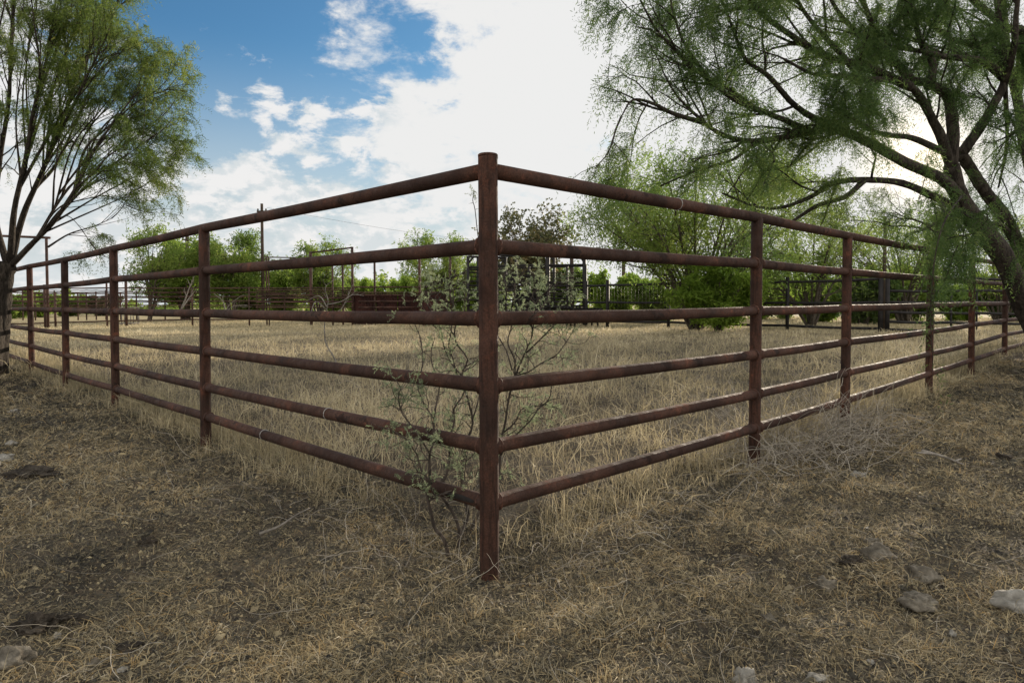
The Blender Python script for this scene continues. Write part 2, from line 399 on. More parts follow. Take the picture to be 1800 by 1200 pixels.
    for d in np.linspace(.06, .235, 14):
        hw = .34*math.sin(PI*min(1, max(0, (d-.055)/.185)))**.5+.06
        rows.append([a+u*d+R*1.012*(math.cos(q)*ref+math.sin(q)*up) for q in np.linspace(-hw, hw, 6)])
    V = np.array(rows).reshape(-1, 3); Q = [(i*6+j, i*6+j+1, i*6+j+7, i*6+j+6) for i in range(13) for j in range(5)]
    mb.add(V, Q); ob = mb.build('rusted_slot', DARK, origin=(0, 0, 0)); ob.parent = o; ob.location = tuple(-np.array(th.location))
    return th
def proj(P):
    d = np.array([P[0], P[1], P[2]-CH]); dep = d[1]*cp-d[2]*sp; u = d[1]*sp+d[2]*cp
    x, y = F_PX*d[0]/dep, F_PX*u/dep
    return CX+cr*x-sr*y, CY-(sr*x+cr*y)
pipe_fence()

# ------------------------------------------------------------------ far corrals
def line(mb, a, b, r, k=6, n=2):
    a, b = np.array(a, float), np.array(b, float); mb.tube([a+(b-a)*t for t in np.linspace(0, 1, n)], r, k)
def foot(px, Y):
    p = at(px, 540, Y); return np.array([p[0], p[1], G(p[0], p[1])])
def zat(px, py, Y): return float(at(px, py, Y)[2])
def far_fence(name, label, posts, rails, rp, rr, m, group=None, cat='fence', mesh=None):
    """posts: (px, Y, top_px, has_foot); rails: (ypx per post ...)"""
    f0 = foot(posts[0][0], posts[0][1]); th = thing(name, f0, label, cat, group)
    for px, Y, top, sh in posts:
        f = foot(px, Y); mb = MB(); line(mb, (f[0], f[1], f[2]-.3), (f[0], f[1], zat(px, top, Y)), rp*sh, 8); mb.build('post', m, th)
    for ys in rails:
        i0, i1 = ys[0], ys[1]; ys = ys[2]
        pts = [at(posts[i][0], ys if np.isscalar(ys) else ys[i-i0], posts[i][1]+.0) for i in range(i0, i1+1)]
        L = []
        for a, b in zip(pts[:-1], pts[1:]):
            for t in np.linspace(0, 1, 4, endpoint=False): L.append(a+(b-a)*t-np.array([0, 0, .02*math.sin(PI*t)]))
        L.append(pts[-1]); mb = MB(); mb.tube(L, rr, 6); mb.build('rail', m, th)
    if mesh:
        mb = MB(); tops, bots = mesh
        for k in range(len(posts)-1):
            A, B = at(posts[k][0], tops[k], posts[k][1]), at(posts[k+1][0], tops[k+1], posts[k+1][1])
            C, E_ = at(posts[k][0], bots[k], posts[k][1]), at(posts[k+1][0], bots[k+1], posts[k+1][1])
            off = np.array([0, -.05, 0]); n = int(np.linalg.norm(B-A)/.15)
            for t in np.linspace(0, 1, n): line(mb, A+(B-A)*t+off, C+(E_-C)*t+off, .0019, 3)
            for t in np.linspace(0, 1, 11): line(mb, A+(C-A)*t+off, B+(E_-B)*t+off, .0019, 3)
        mb.build('wire_mesh', WIRE, th)
    return th
far_fence('wire_fence', 'dark pipe and wire mesh fence closing the far side of the pen, right of centre',
          [(1031, 25.6, 494, .9), (1068, 24.7, 492, 1.2), (1175, 22.6, 491, 1), (1384, 20.4, 487, 1), (1548, 19.05, 487, 1.25)],
          [(0, 4, (502, 501, 498, 495.5, 490)), (0, 4, (531, 531, 531.5, 532, 531)), (0, 4, (563, 564, 566, 572, 577))], .055, .044, DARK,
          mesh=((502, 501, 498, 495.5, 490), (563, 564, 566, 572, 577)))
gt = far_fence('pipe_gate', 'low dark six bar pipe gate seen through the right end of the near fence', [(1560, 19, 486, 1.1), (1672, 19.4, 511, .5), (1717, 19.6, 511, .5), (1850, 20, 486, 1.1)],
          [(0, 3, (489, 489.5, 489.7, 491)), (0, 3, (511, 511, 510.5, 510)), (0, 3, (531, 530.5, 530.5, 531)), (0, 3, (548.4, 549.5, 550, 551.5)),
           (0, 3, (565, 566.5, 567.2, 569)), (0, 3, (578.6, 581, 582.5, 586))], .055, .044, DARK, cat='gate')
for o in list(gt.children):     # the two short uprights only hang between the second and third bar
    if o.name.startswith('post') and max(v.co.z for v in o.data.vertices) < 1.28-0 and False: pass
far_fence('corral_fence', 'brown many railed corral fence running along the far left of the pen',
          [(15, 29.5, 506, .8), (97, 29.6, 513, .9), (188, 30, 498, .8), (222, 30, 487, 1.2), (338, 31, 505, .9), (438, 31, 506, .8), (548, 31, 506, .9), (622, 31, 504, .8)],
          [(1, 7, 505.8), (0, 7, 513.5), (0, 7, 520.8), (0, 7, 528.5), (0, 7, 536), (0, 7, (569, 566.5, 564, 563, 561, 560.5, 560, 560))], .05, .033, RUSTF)
far_fence('corral_fence', 'farther corral fence of close set posts beyond the first, at far left',
          [(40, 44, 511, .7)]+[(x, 44, 511+(x % 3), .8) for x in (62, 96, 137, 152, 169, 186, 212, 240, 262, 290, 318, 366, 400, 452, 500)],
          [(0, 15, 510), (0, 15, 516), (0, 15, 523), (0, 15, 531), (0, 15, 539.5)], .055, .03, RUSTF)
def gate_frame():
    f = foot(84, 28.5); th = thing('gate_frame', f, 'tall brown pipe gateway with a crossbar beside the left tree', 'gateway')
    for px, top, r in ((84, 416, .055), (79, 500, .05), (-60, 414, .055)):
        q = foot(px, 28.5); mb = MB(); line(mb, (q[0], q[1], q[2]-.3), (q[0], q[1], zat(px, top, 28.5)), r, 8); mb.build('post', RUSTF, th)
    mb = MB(); line(mb, at(-66, 412, 28.5), at(88, 418, 28.5), .05, 8); mb.build('crossbar', RUSTF, th)
gate_frame()
def pens():
    Y = 30.5; f = foot(547, Y)
    th = thing('holding_pen', f, 'rusty holding pen with sheet metal wall and tall thin posts, left of the corner post', 'cattle pen')
    for px, top, r in ((469, 452, .035), (473, 452, .03), (547, 442, .07), (585, 462, .04), (603, 460, .045), (620, 434, .06), (659, 452, .05), (738, 448, .06), (792, 446, .05)):
        q = foot(px, Y); mb = MB(); line(mb, (q[0], q[1], q[2]-.3), (q[0], q[1], zat(px, top, Y)), r, 8); mb.build('post', RUSTF, th)
    for a, b, r in (((547, 444), (621, 435), .04), ((466, 452), (520, 453), .03), ((738, 450), (842, 447), .04)):
        mb = MB(); line(mb, at(*a, Y), at(*b, Y), r, 6); mb.build('beam', RUSTF, th)
    for x0, x1, y in ((450, 620, 510), (450, 620, 518), (450, 620, 524), (450, 620, 531), (450, 620, 540), (620, 738, 504.5), (620, 792, 514), (600, 738, 518.5), (630, 738, 529.5), (630, 738, 540)):
        mb = MB(); line(mb, at(x0, y, Y-.09), at(x1, y, Y-.09), .035, 6); mb.build('rail', RUSTF, th)
    for x0, x1 in ((622, 657), (661, 698), (700, 736)):
        a, b = at(x0, 516, Y+.12), at(x1, 516, Y+.12); g = foot((x0+x1)/2, Y)[2]+.05
        mb = MB(); n = 26; top = a[2]
        V = []; 
        for i in range(n):
            x = a[0]+(b[0]-a[0])*i/(n-1); yy = a[1]+.015*math.sin(i*1.6); V += [(x, yy, g), (x, yy, top)]
        V2 = [(x, y+.012, z) for x, y, z in V]
        Q = [(2*i, 2*i+2, 2*i+3, 2*i+1) for i in range(n-1)]; Q2 = [(2*n+2*i+1, 2*n+2*i+3, 2*n+2*i+2, 2*n+2*i) for i in range(n-1)]
        Q3 = [(2*i+1, 2*i+3, 2*n+2*i+3, 2*n+2*i+1) for i in range(n-1)]
        mb.add(V+V2, Q+Q2+Q3); mb.build('sheet_panel', SHEET, th, smooth=False)
    # open rusted bin beside the pen
    q = foot(764, 29.6); tb = thing('metal_bin', q, 'rusty brown open metal bin beside the sheet metal pen', 'bin')
    a, b = at(744, 516, 29.6), at(786, 511, 29.6); z0 = q[2]; wdt = .03
    mb = MB(); cx = (a[0]+b[0])/2; L = b[0]-a[0]; H = a[2]-z0
    mb.box((cx, q[1]-.5, z0+H/2), (L, wdt, H)); mb.box((cx, q[1]+.5, z0+H/2+.05), (L, wdt, H+.1))
    mb.box((a[0]+wdt/2, q[1], z0+H/2), (wdt, 1-wdt-.004, H-.004)); mb.box((b[0]-wdt/2, q[1], z0+H/2), (wdt, 1-wdt-.004, H-.004))
    mb.build('side_wall', SHEET, tb, smooth=False)
    mb = MB()
    for yy in (-.52, .52):
        mb = MB(); line(mb, (a[0]-.03, q[1]+yy, z0+H+.03), (b[0]+.03, q[1]+yy, z0+H+.03), .035, 8); mb.build('rim', RUSTF, tb)
    mb = MB(); mb.box((cx, q[1], z0+.1), (L-.08, .9, .03)); mb.build('floor_plate', SHEET, tb, smooth=False)
pens()
def chute():
    Y = 27.0; q = foot(925, Y); th = thing('cattle_chute', q, 'black steel cattle chute with arched frames and barred sides behind the corner post', 'cattle chute')
    def up(px, top, r, dy=0, bot=None):
        f = foot(px, Y+dy); z0 = f[2]-.1 if bot is None else zat(px, bot, Y+dy)
        mb = MB(); line(mb, (f[0], f[1], z0), (f[0], f[1], zat(px, top, Y+dy)), r, 8); mb.build('post', DARK, th)
    def bar(a, b, r, dy=0, nm='rail'):
        mb = MB(); line(mb, at(*a, Y+dy), at(*b, Y+dy), r, 6); mb.build(nm, DARK, th)
    for px, top, r, dy in ((823, 450, .06, 0), (840, 450, .05, 1.2), (889, 453, .055, 0), (907, 447, .05, 1.6), (930, 468, .05, .4), (963, 452, .085, 0), (974, 448, .055, 1.5), (997, 466, .045, 0), (1027, 450, .075, 0), (1029, 465, .06, -.4)):
        up(px, top, r, dy)
    for a, b, r, dy in (((823, 451), (890, 453), .05, 0), ((870, 448), (905, 450), .045, 1.6), ((823, 470), (890, 469), .05, 0), ((825, 474), (889, 474), .04, .3), ((872, 467.5), (1030, 465.5), .05, 0), ((905, 471), (1027, 468), .035, .6)):
        bar(a, b, r, dy, 'top_bar')
    for a, b, dy in (((823, 463), (832, 452), 0), ((881, 454), (889, 464), 0), ((1020, 451), (1027, 461), 0), ((968, 452), (975, 462), 1.5), ((907, 455), (914, 451), 1.6)):
        bar(a, b, .045, dy, 'brace')
    for y, r in ((480, .02), (484, .02), (489, .02), (497, .06), (502.5, .05), (509.5, .05), (515, .03), (519, .025), (524, .03), (530.5, .05), (538, .05)):
        bar((966, y), (1027, y-.3), r)
    for y, r in ((479, .025), (486, .025), (494, .03), (502, .04), (510, .04), (518, .04), (527, .04), (536, .04), (545, .05)):
        bar((823, y), (963, y-.4), r)
    for x0, x1, y0, y1, dy in ((888, 908, 481, 512, .1), (925, 962, 483, 496, .1), (838, 886, 522, 552, .2), (905, 962, 514, 552, .2)):
        a, b = at(x0, y0, Y+dy), at(x1, y1, Y+dy); mb = MB(); mb.box((a+b)/2, (b[0]-a[0], .02, a[2]-b[2])); mb.build('steel_panel', DARK, th, smooth=False)
    # flat ramp grating lying in front
    f = foot(1000, 25.2); tr = thing('loading_ramp', f, 'dark slatted ramp lying low at the right foot of the cattle chute', 'ramp')
    mb = MB(); a, b = at(960, 540, 25.6), at(1052, 537, 25.6)
    for dy in (-1.0, -.1, .8): line(mb, (a[0], a[1]+dy, G(a[0], a[1])+.75-.03*dy), (b[0]+.6*dy*0, b[1]+dy, G(b[0], b[1])+.62), .045, 6)
    mb.build('side_beam', DARK, tr)
    mb = MB()
    for t in np.linspace(0, 1, 16):
        c = a+(b-a)*t; line(mb, (c[0], a[1]-1.1, G(c[0], a[1])+.80-.13*t), (c[0], a[1]+.9, G(c[0], a[1])+.76-.13*t), .03, 5)
    mb.build('slats', DARK, tr)
    mb = MB()
    for t in (.05, .5, .92):
        c = a+(b-a)*t
        for dy in (-1, .8): line(mb, (c[0], a[1]+dy, G(c[0], a[1]+dy)-.05), (c[0], a[1]+dy, G(c[0], a[1])+.74-.12*t), .04, 6)
    mb.build('trestle', DARK, tr)
chute()
def poles():
    for px, Y, top, r, m, lab, arm in ((462.5, 42, 358, .095, POLEW, 'tall utility pole standing above the far left corral', True),
                                  (331, 44, 408, .13, POLEW, 'shorter utility pole showing behind the left fence post and trees', True),
                                  (1096, 46, 440, .13, POLEW, 'greenish wooden pole behind the middle mesquite', False),
                                  (1554, 21, 380, .05, POLEW, 'slender tall pole rising above the gate post on the right', False),
                                  (1005, 33, 454, .11, POLEW, 'stout short post just behind the cattle chute', False)):
        f = foot(px, Y); th = thing('utility_pole' if arm else 'wooden_pole', f, lab, 'pole')
        z = zat(px, top, Y); mb = MB(); mb.tube([(f[0], f[1], f[2]-.4), (f[0], f[1], (f[2]+z)/2), (f[0], f[1], z)], [r*1.15, r, r*.85], 10); mb.build('shaft', m, th)
        if arm:
            mb = MB(); mb.box((f[0]+.05, f[1]-r-.03, z-.5), (.62, .09, .10)); mb.build('crossarm', m, th, smooth=False)
            for dx in (-.2, .3):
                mb = MB(); c = np.array([f[0]+dx, f[1]-r-.03, z-.45]); mb.tube([c, c+(0, 0, .05), c+(0, 0, .10), c+(0, 0, .13)], [.03, .055, .055, .02], 8); mb.build('insulator', WIRE, th)
    a = at(469, 365, 41.8); b = at(1200, 408, 60)
    mb = MB(); L = [a+(b-a)*t-np.array([0, 0, 1.5*math.sin(PI*t)]) for t in np.linspace(0, 1, 24)]
    mb.tube(L, .007, 5); tag(mb.build('power_line', DARK, origin=a), 'thin cable running right from the tall utility pole', 'cable')
poles()
def hay_ring():
    f = foot(224, 33); th = thing('feed_ring', f, 'pale round cattle feeder ring in front of the leaning far tree', 'feeder')
    for h, nm in ((.85, 'hoop'), (.08, 'hoop')):
        mb = MB(); mb.tube([f+np.array([.5*math.cos(q), .5*math.sin(q), h]) for q in np.linspace(0, 2*PI, 25)], .035, 6, caps=False); mb.build(nm, DEADW, th)
    for q in np.linspace(0, 2*PI, 9)[:-1]:
        mb = MB(); c = f+np.array([.5*math.cos(q), .5*math.sin(q), 0]); line(mb, c, c+(0, 0, .85), .025, 5); mb.build('upright', DEADW, th)
hay_ring()

# ------------------------------------------------------------------ trees
class Tree:
    def __init__(s, seed): s.rng = np.random.default_rng(seed); s.mb = MB(); s.A = []; s.D = []; s.W = []
    def limb(s, pts, r0, r1, k=8, smooth=5, uneven=.04, snap=0.):
        if snap and s.W:      # a fork starts on the limb that carries it
            W = np.vstack(s.W); d = np.linalg.norm(W-np.array(pts[0]), axis=1); j = int(d.argmin())
            if d[j] < snap: pts = [W[j]]+[np.array(p) for p in pts[1:]]
        P = spline(pts, smooth); s.W.append(P); rr = r0+(r1-r0)*np.linspace(0, 1, len(P))**.8
        s.mb.tube(P, rr, k, True, uneven, s.rng); return P, rr
    def grow(s, P, D, L, r, lv, cfg):
        rng = s.rng; last = lv >= len(cfg)-1; c = cfg[lv]
        n = max(3, int(L/c['seg'])+1); pts = [np.array(P, float)]; d = unit(D); ds = [d]
        for i in range(n):
            d = unit(d+rng.normal(0, c['wob'], 3)+np.array([0, 0, c['up']])); pts.append(pts[-1]+d*L/n); ds.append(d)
        s.mb.tube(pts, np.linspace(r, max(r*.35, c.get('rmin', .002)), len(pts)), c['k'], False)
        if c.get('leaf'):
            for _ in range(max(1, int(c['leaf']*L))):
                t = rng.uniform(c.get('l0', .25), 1)*(n-1e-3); i = int(t); f = t-i
                s.A.append(pts[i]*(1-f)+pts[i+1]*f); s.D.append(ds[i])
        if not last: s.kids(np.array(pts), np.linspace(r, r*.35, len(pts)), L, lv+1, cfg)
    def kids(s, pts, rr, L, lv, cfg, t0=None):
        rng = s.rng; c = cfg[lv]; nk = rng.poisson(c['per_m']*L); n = len(pts)-1
        t0 = c.get('t0', .2) if t0 is None else t0
        for _ in range(nk):
            t = rng.uniform(t0, 1)*(n-1e-3); i = int(t); f = t-i
            p = pts[i]*(1-f)+pts[i+1]*f; d = unit(pts[i+1]-pts[i])
            ax = unit(rng.normal(0, 1, 3)); side = unit(np.cross(d, ax)); an = rng.normal(c['ang'], .22)
            dd = d*math.cos(an)+side*math.sin(an)
            LL = c['len']*rng.uniform(.55, 1.25)*(1-.35*t/n)
            s.grow(p, dd, LL, min(rr[min(i, len(rr)-1)]*.62, c['r']), lv, cfg)
    def leaves(s, L, k, ll, lw, droop=.5, keep=1.0, clump=1.0, spread=.6, curl=.3, gap=0., gs=1.0):
        rng = s.rng; A = np.array(s.A); D = np.array(s.D)
        if gap:      # uneven crown: bare stretches and thick tufts
            f = np.zeros(len(A))
            for q in range(9):
                v = rng.normal(0, 1, 3); v *= gs*rng.uniform(2.2, 7.5)/np.linalg.norm(v); f += np.sin(A@v+rng.uniform(0, 7))
            m = rng.random(len(A)) < np.clip(.62+f*.28, 1-gap, 1); A, D = A[m], D[m]
        if keep < 1: m = rng.random(len(A)) < keep; A, D = A[m], D[m]
        N = len(A); Rd = rng.normal(0, 1, (N, 3)); Dr = D*.6+Rd*spread; Dr[:, 2] -= droop*.6
        Dr /= np.linalg.norm(Dr, axis=1)[:, None]; Ls = L*rng.uniform(.6, 1.2, N)
        Sd = np.cross(Dr, rng.normal(0, 1, (N, 3))); Sd /= np.linalg.norm(Sd, axis=1)[:, None]+1e-9
        t = (np.arange(k)+.6)/k; sg = np.where(np.arange(k) % 2, 1., -1.)
        dz = np.array([0, 0, -1.])
        C = A[:, None]+Dr[:, None]*(Ls[:, None]*t)[..., None]+dz*(droop*Ls[:, None]*t**2)[..., None]
        ld = Sd[:, None]*sg[None, :, None]+Dr[:, None]*.55+dz*.35*droop+rng.normal(0, curl, (N, k, 3))
        ld /= np.linalg.norm(ld, axis=-1)[..., None]; lls = ll*rng.uniform(.7, 1.2, (N, k))[..., None]
        wd = np.cross(ld, rng.normal(0, 1, (N, k, 3))); wd /= np.linalg.norm(wd, axis=-1)[..., None]+1e-9; wd *= lw/2
        V = np.stack([C-wd*.5, C+wd*.5, C+ld*lls*.55+wd, C+ld*lls, C+ld*lls*.55-wd], -2)
        tot = N*k; V = V.reshape(-1, 3); b = np.arange(tot)*5
        q = np.stack([b, b+1, b+2, b+4], -1); tr = np.stack([b+4, b+2, b+3], -1)
        cl = np.sin(A[:, 0]*2.3*clump+1)*np.sin(A[:, 1]*2.1*clump)+np.sin(A[:, 2]*2.7*clump+2)*.6
        sh = np.clip(.48+.16*cl[:, None]+rng.normal(0, .14, (N, 1))+rng.normal(0, .08, (N, k)), 0, 1).ravel()
        mb = MB(); mb.add(V, q, tr, sh, sh); return mb
    def finish(s, name, base, label, crown, bm, lm, cat='tree', group=None, trunk='trunk', crown_name='crown'):
        th = thing(name, base, label, cat, group)
        s.mb.build(trunk, bm, th)
        if crown is not None: crown.build(crown_name, lm, th, smooth=False, shade=True)
        return th

def right_tree():
    T = Tree(11); B = 8.0
    def P(*a): return [at(x, y, Y) for x, y, Y in a]
    base = foot(1850, 8.2)
    cfg = [None,
           dict(seg=.16, wob=.16, up=-.00, k=5, per_m=2.3, ang=.75, len=.95, r=.014, t0=.12, leaf=8, l0=.5),
           dict(seg=.10, wob=.17, up=-.02, k=4, per_m=5.6, ang=.8, len=.42, r=.005, t0=.1, leaf=58, l0=.1),
           dict(seg=.08, wob=.18, up=-.05, k=3, per_m=5.2, ang=.8, len=.22, r=.003, t0=.1, leaf=84, l0=.1)]
    limbs = []
    def L(pts, r0, r1, k=10, kids=1.0, t0=None):
        pp, rr = T.limb(P(*pts) if len(pts[0]) == 3 and not isinstance(pts[0], np.ndarray) else pts, r0, r1, k, snap=0. if len(T.W) < 3 else 1.3)
        if kids: limbs.append((pp, rr, kids, t0))
    # trunks
    L([(1850, 660, 8.2), (1830, 600, 8.15), (1800, 535, 8.05), (1762, 450, 7.9), (1712, 388, 7.8), (1684, 340, 7.7), (1672, 292, 7.6)], .15, .085, 16, 0)
    L([(1872, 640, 8.5), (1840, 520, 8.5), (1800, 448, 8.4), (1764, 379, 8.3), (1734, 340, 8.2), (1708, 300, 8.1), (1690, 270, 8.0)], .095, .06, 12, .25)
    L([(1880, 600, 8.8), (1850, 420, 9.0), (1815, 300, 9.1), (1800, 240, 9.1), (1790, 180, 9.2), (1770, 90, 9.3), (1760, -40, 9.4)], .12, .04, 10, .6)
    # limbs that leave the forks
    L([(1672, 292, 7.6), (1675, 230, 7.55), (1668, 175, 7.5), (1652, 158, 7.4), (1630, 146, 7.35), (1600, 140, 7.3), (1580, 118, 7.2), (1552, 92, 7.1), (1540, 58, 7.0), (1522, 15, 6.9), (1500, -60, 6.8)], .072, .018, 10, 1)
    L([(1636, 146, 7.35), (1640, 112, 7.4), (1625, 88, 7.4), (1613, 55, 7.4), (1604, 10, 7.4), (1590, -70, 7.4)], .05, .02, 8, 1)
    L([(1676, 300, 7.6), (1658, 250, 7.5), (1640, 212, 7.4), (1615, 167, 7.2), (1595, 150, 7.1), (1560, 141, 7.0), (1525, 139, 6.8), (1465, 133, 6.6), (1428, 130, 6.4), (1380, 105, 6.2)], .06, .012, 10, 1)
    L([(1690, 270, 8.0), (1728, 216, 8.0), (1746, 184, 8.0), (1765, 146, 8.0), (1763, 108, 8.0), (1762, 60, 8.0), (1754, 20, 8.0), (1745, -50, 8.1)], .062, .025, 9, 1)
    L([(1765, 146, 8.0), (1782, 85, 7.8), (1786, 30, 7.7), (1792, -30, 7.6)], .045, .02, 8, 1)
    L([(1766, 140, 8.0), (1735, 111, 7.9), (1714, 105, 7.7), (1662, 100, 7.5), (1630, 92, 7.3), (1556, 80, 7.1), (1500, 60, 7.0)], .055, .015, 8, 1)
    L([(1763, 114, 8.0), (1745, 90, 8.1), (1702, 78, 8.2), (1670, 68, 8.2), (1640, 45, 8.2), (1600, 12, 8.2), (1560, -40, 8.2)], .05, .015, 8, 1)
    L([(1860, 140, 9.0), (1800, 62, 8.8), (1770, 50, 8.7), (1740, 25, 8.6), (1700, -10, 8.5), (1660, -60, 8.4)], .07, .03, 8, 1)
    L([(1700, 352, 7.75), (1660, 318, 7.5), (1590, 285, 7.2), (1520, 247, 6.9), (1464, 226, 6.7), (1427, 231, 6.6), (1357, 245, 6.4), (1305, 247, 6.2), (1259, 231, 6.1), (1226, 205, 6.0), (1190, 170, 5.9)], .070, .009, 12, 1, .28)
    L([(1340, 247, 6.4), (1322, 256, 6.4), (1287, 281, 6.4), (1217, 303, 6.4), (1161, 327, 6.4)], .026, .008, 6, .5)
    L([(1240, 216, 6.05), (1184, 200, 5.9), (1147, 182, 5.8), (1112, 176, 5.8), (1092, 205, 5.8)], .024, .006, 6, 1.1)
    L([(1700, 380, 7.8), (1640, 345, 7.6), (1585, 322, 7.4), (1520, 316, 7.1), (1469, 321, 6.9), (1427, 345, 6.8), (1380, 363, 6.7), (1333, 364, 6.6), (1270, 340, 6.5)], .05, .009, 9, .35, .35)
    L([(1530, 317, 7.1), (1487, 345, 7.0), (1440, 360, 6.9), (1403, 382, 6.8), (1385, 395, 6.8)], .035, .012, 7, .3)
    L([(1668, 262, 7.55), (1604, 243, 7.4), (1562, 238, 7.3), (1520, 224, 7.2), (1482, 196, 7.1), (1440, 180, 7.0)], .04, .012, 7, .8)
    L([(1600, 142, 7.3), (1567, 103, 7.2), (1538, 84, 7.2), (1480, 30, 7.2), (1440, -40, 7.2)], .05, .015, 8, 1.2)
    L([(1600, 154, 7.1), (1520, 117, 6.9), (1450, 98, 6.7), (1380, 55, 6.5), (1330, 15, 6.3), (1290, -50, 6.2)], .05, .014, 8, 1.4)
    L([(1464, 228, 6.7), (1399, 187, 6.5), (1352, 135, 6.4), (1310, 103, 6.3), (1287, 47, 6.2), (1260, -20, 6.2)], .035, .01, 7, 1.4)
    L([(1420, 228, 6.6), (1347, 198, 6.4), (1287, 173, 6.2), (1240, 130, 6.1), (1200, 70, 6.0), (1180, 10, 6.0)], .03, .01, 7, 1.4)
    L([(1290, 175, 6.2), (1220, 120, 6.0), (1160, 60, 5.9), (1130, 10, 5.8)], .022, .008, 6, 1.2)
    L([(1480, 90, 6.9), (1420, 30, 6.7), (1380, -40, 6.6)], .03, .012, 6, 1.4)
    L([(1800, 150, 8.4), (1770, 250, 8.4), (1755, 330, 8.4)], .03, .01, 6, .8)
    L([(1700, 365, 7.3), (1660, 380, 6.9), (1630, 400, 6.6), (1600, 410, 6.4)], .03, .008, 6, .7)
    L([(1830, 400, 8.6), (1760, 395, 8.2), (1700, 400, 7.9), (1650, 398, 7.6)], .035, .01, 6, .8)
    L([(1900, 250, 8.6), (1840, 200, 8.4), (1800, 220, 8.2), (1770, 240, 8.0)], .04, .012, 7, 1.0)
    for pp, rr, kd, t0 in limbs:
        Lg = float(np.linalg.norm(np.diff(pp, axis=0), axis=1).sum()); c2 = [None]+[dict(c) for c in cfg[1:]]
        c2[1]['per_m'] = 3.6*kd
        T.kids(pp, rr, Lg, 1, c2, .15 if t0 is None else t0)
        if kd > .9: T.grow(pp[-1], pp[-1]-pp[-2], .5, .010, 1, cfg)
    # the strand that hangs in front of the third right hand post
    pp, rr = T.limb([at(1690, 345, 6.6), at(1665, 380, 6.0), at(1650, 420, 5.7), at(1640, 480, 5.6), at(1636, 560, 5.55), at(1640, 640, 5.5)], .010, .002, 5)
    for p, d in zip(pp[2:], np.diff(pp, axis=0)[1:]):
        for _ in range(4): T.A.append(p+T.rng.normal(0, .035, 3)); T.D.append(unit(d))
    for c in ((1650, 400, 5.9), (1690, 380, 6.3), (1720, 420, 6.6), (1640, 390, 5.9), (1705, 395, 6.4), (1735, 440, 6.8), (1670, 350, 6.3)):
        for _ in range(2): T.grow(at(*c)+T.rng.normal(0, .12, 3), T.rng.normal(0, 1, 3)+np.array([0, 0, -.5]), .45, .005, 2, cfg)
    print_n = []
    print_n.append(len(T.A)); cr_ = T.leaves(.18, 15, .036, .0062, .95, 1.0, 1.0, .5, .3, .62, 1.0)
    T.finish('mesquite_tree', base, 'large dark mesquite leaning in from the right edge with long arching limbs', cr_, BARK, LF_DARK)
right_tree()

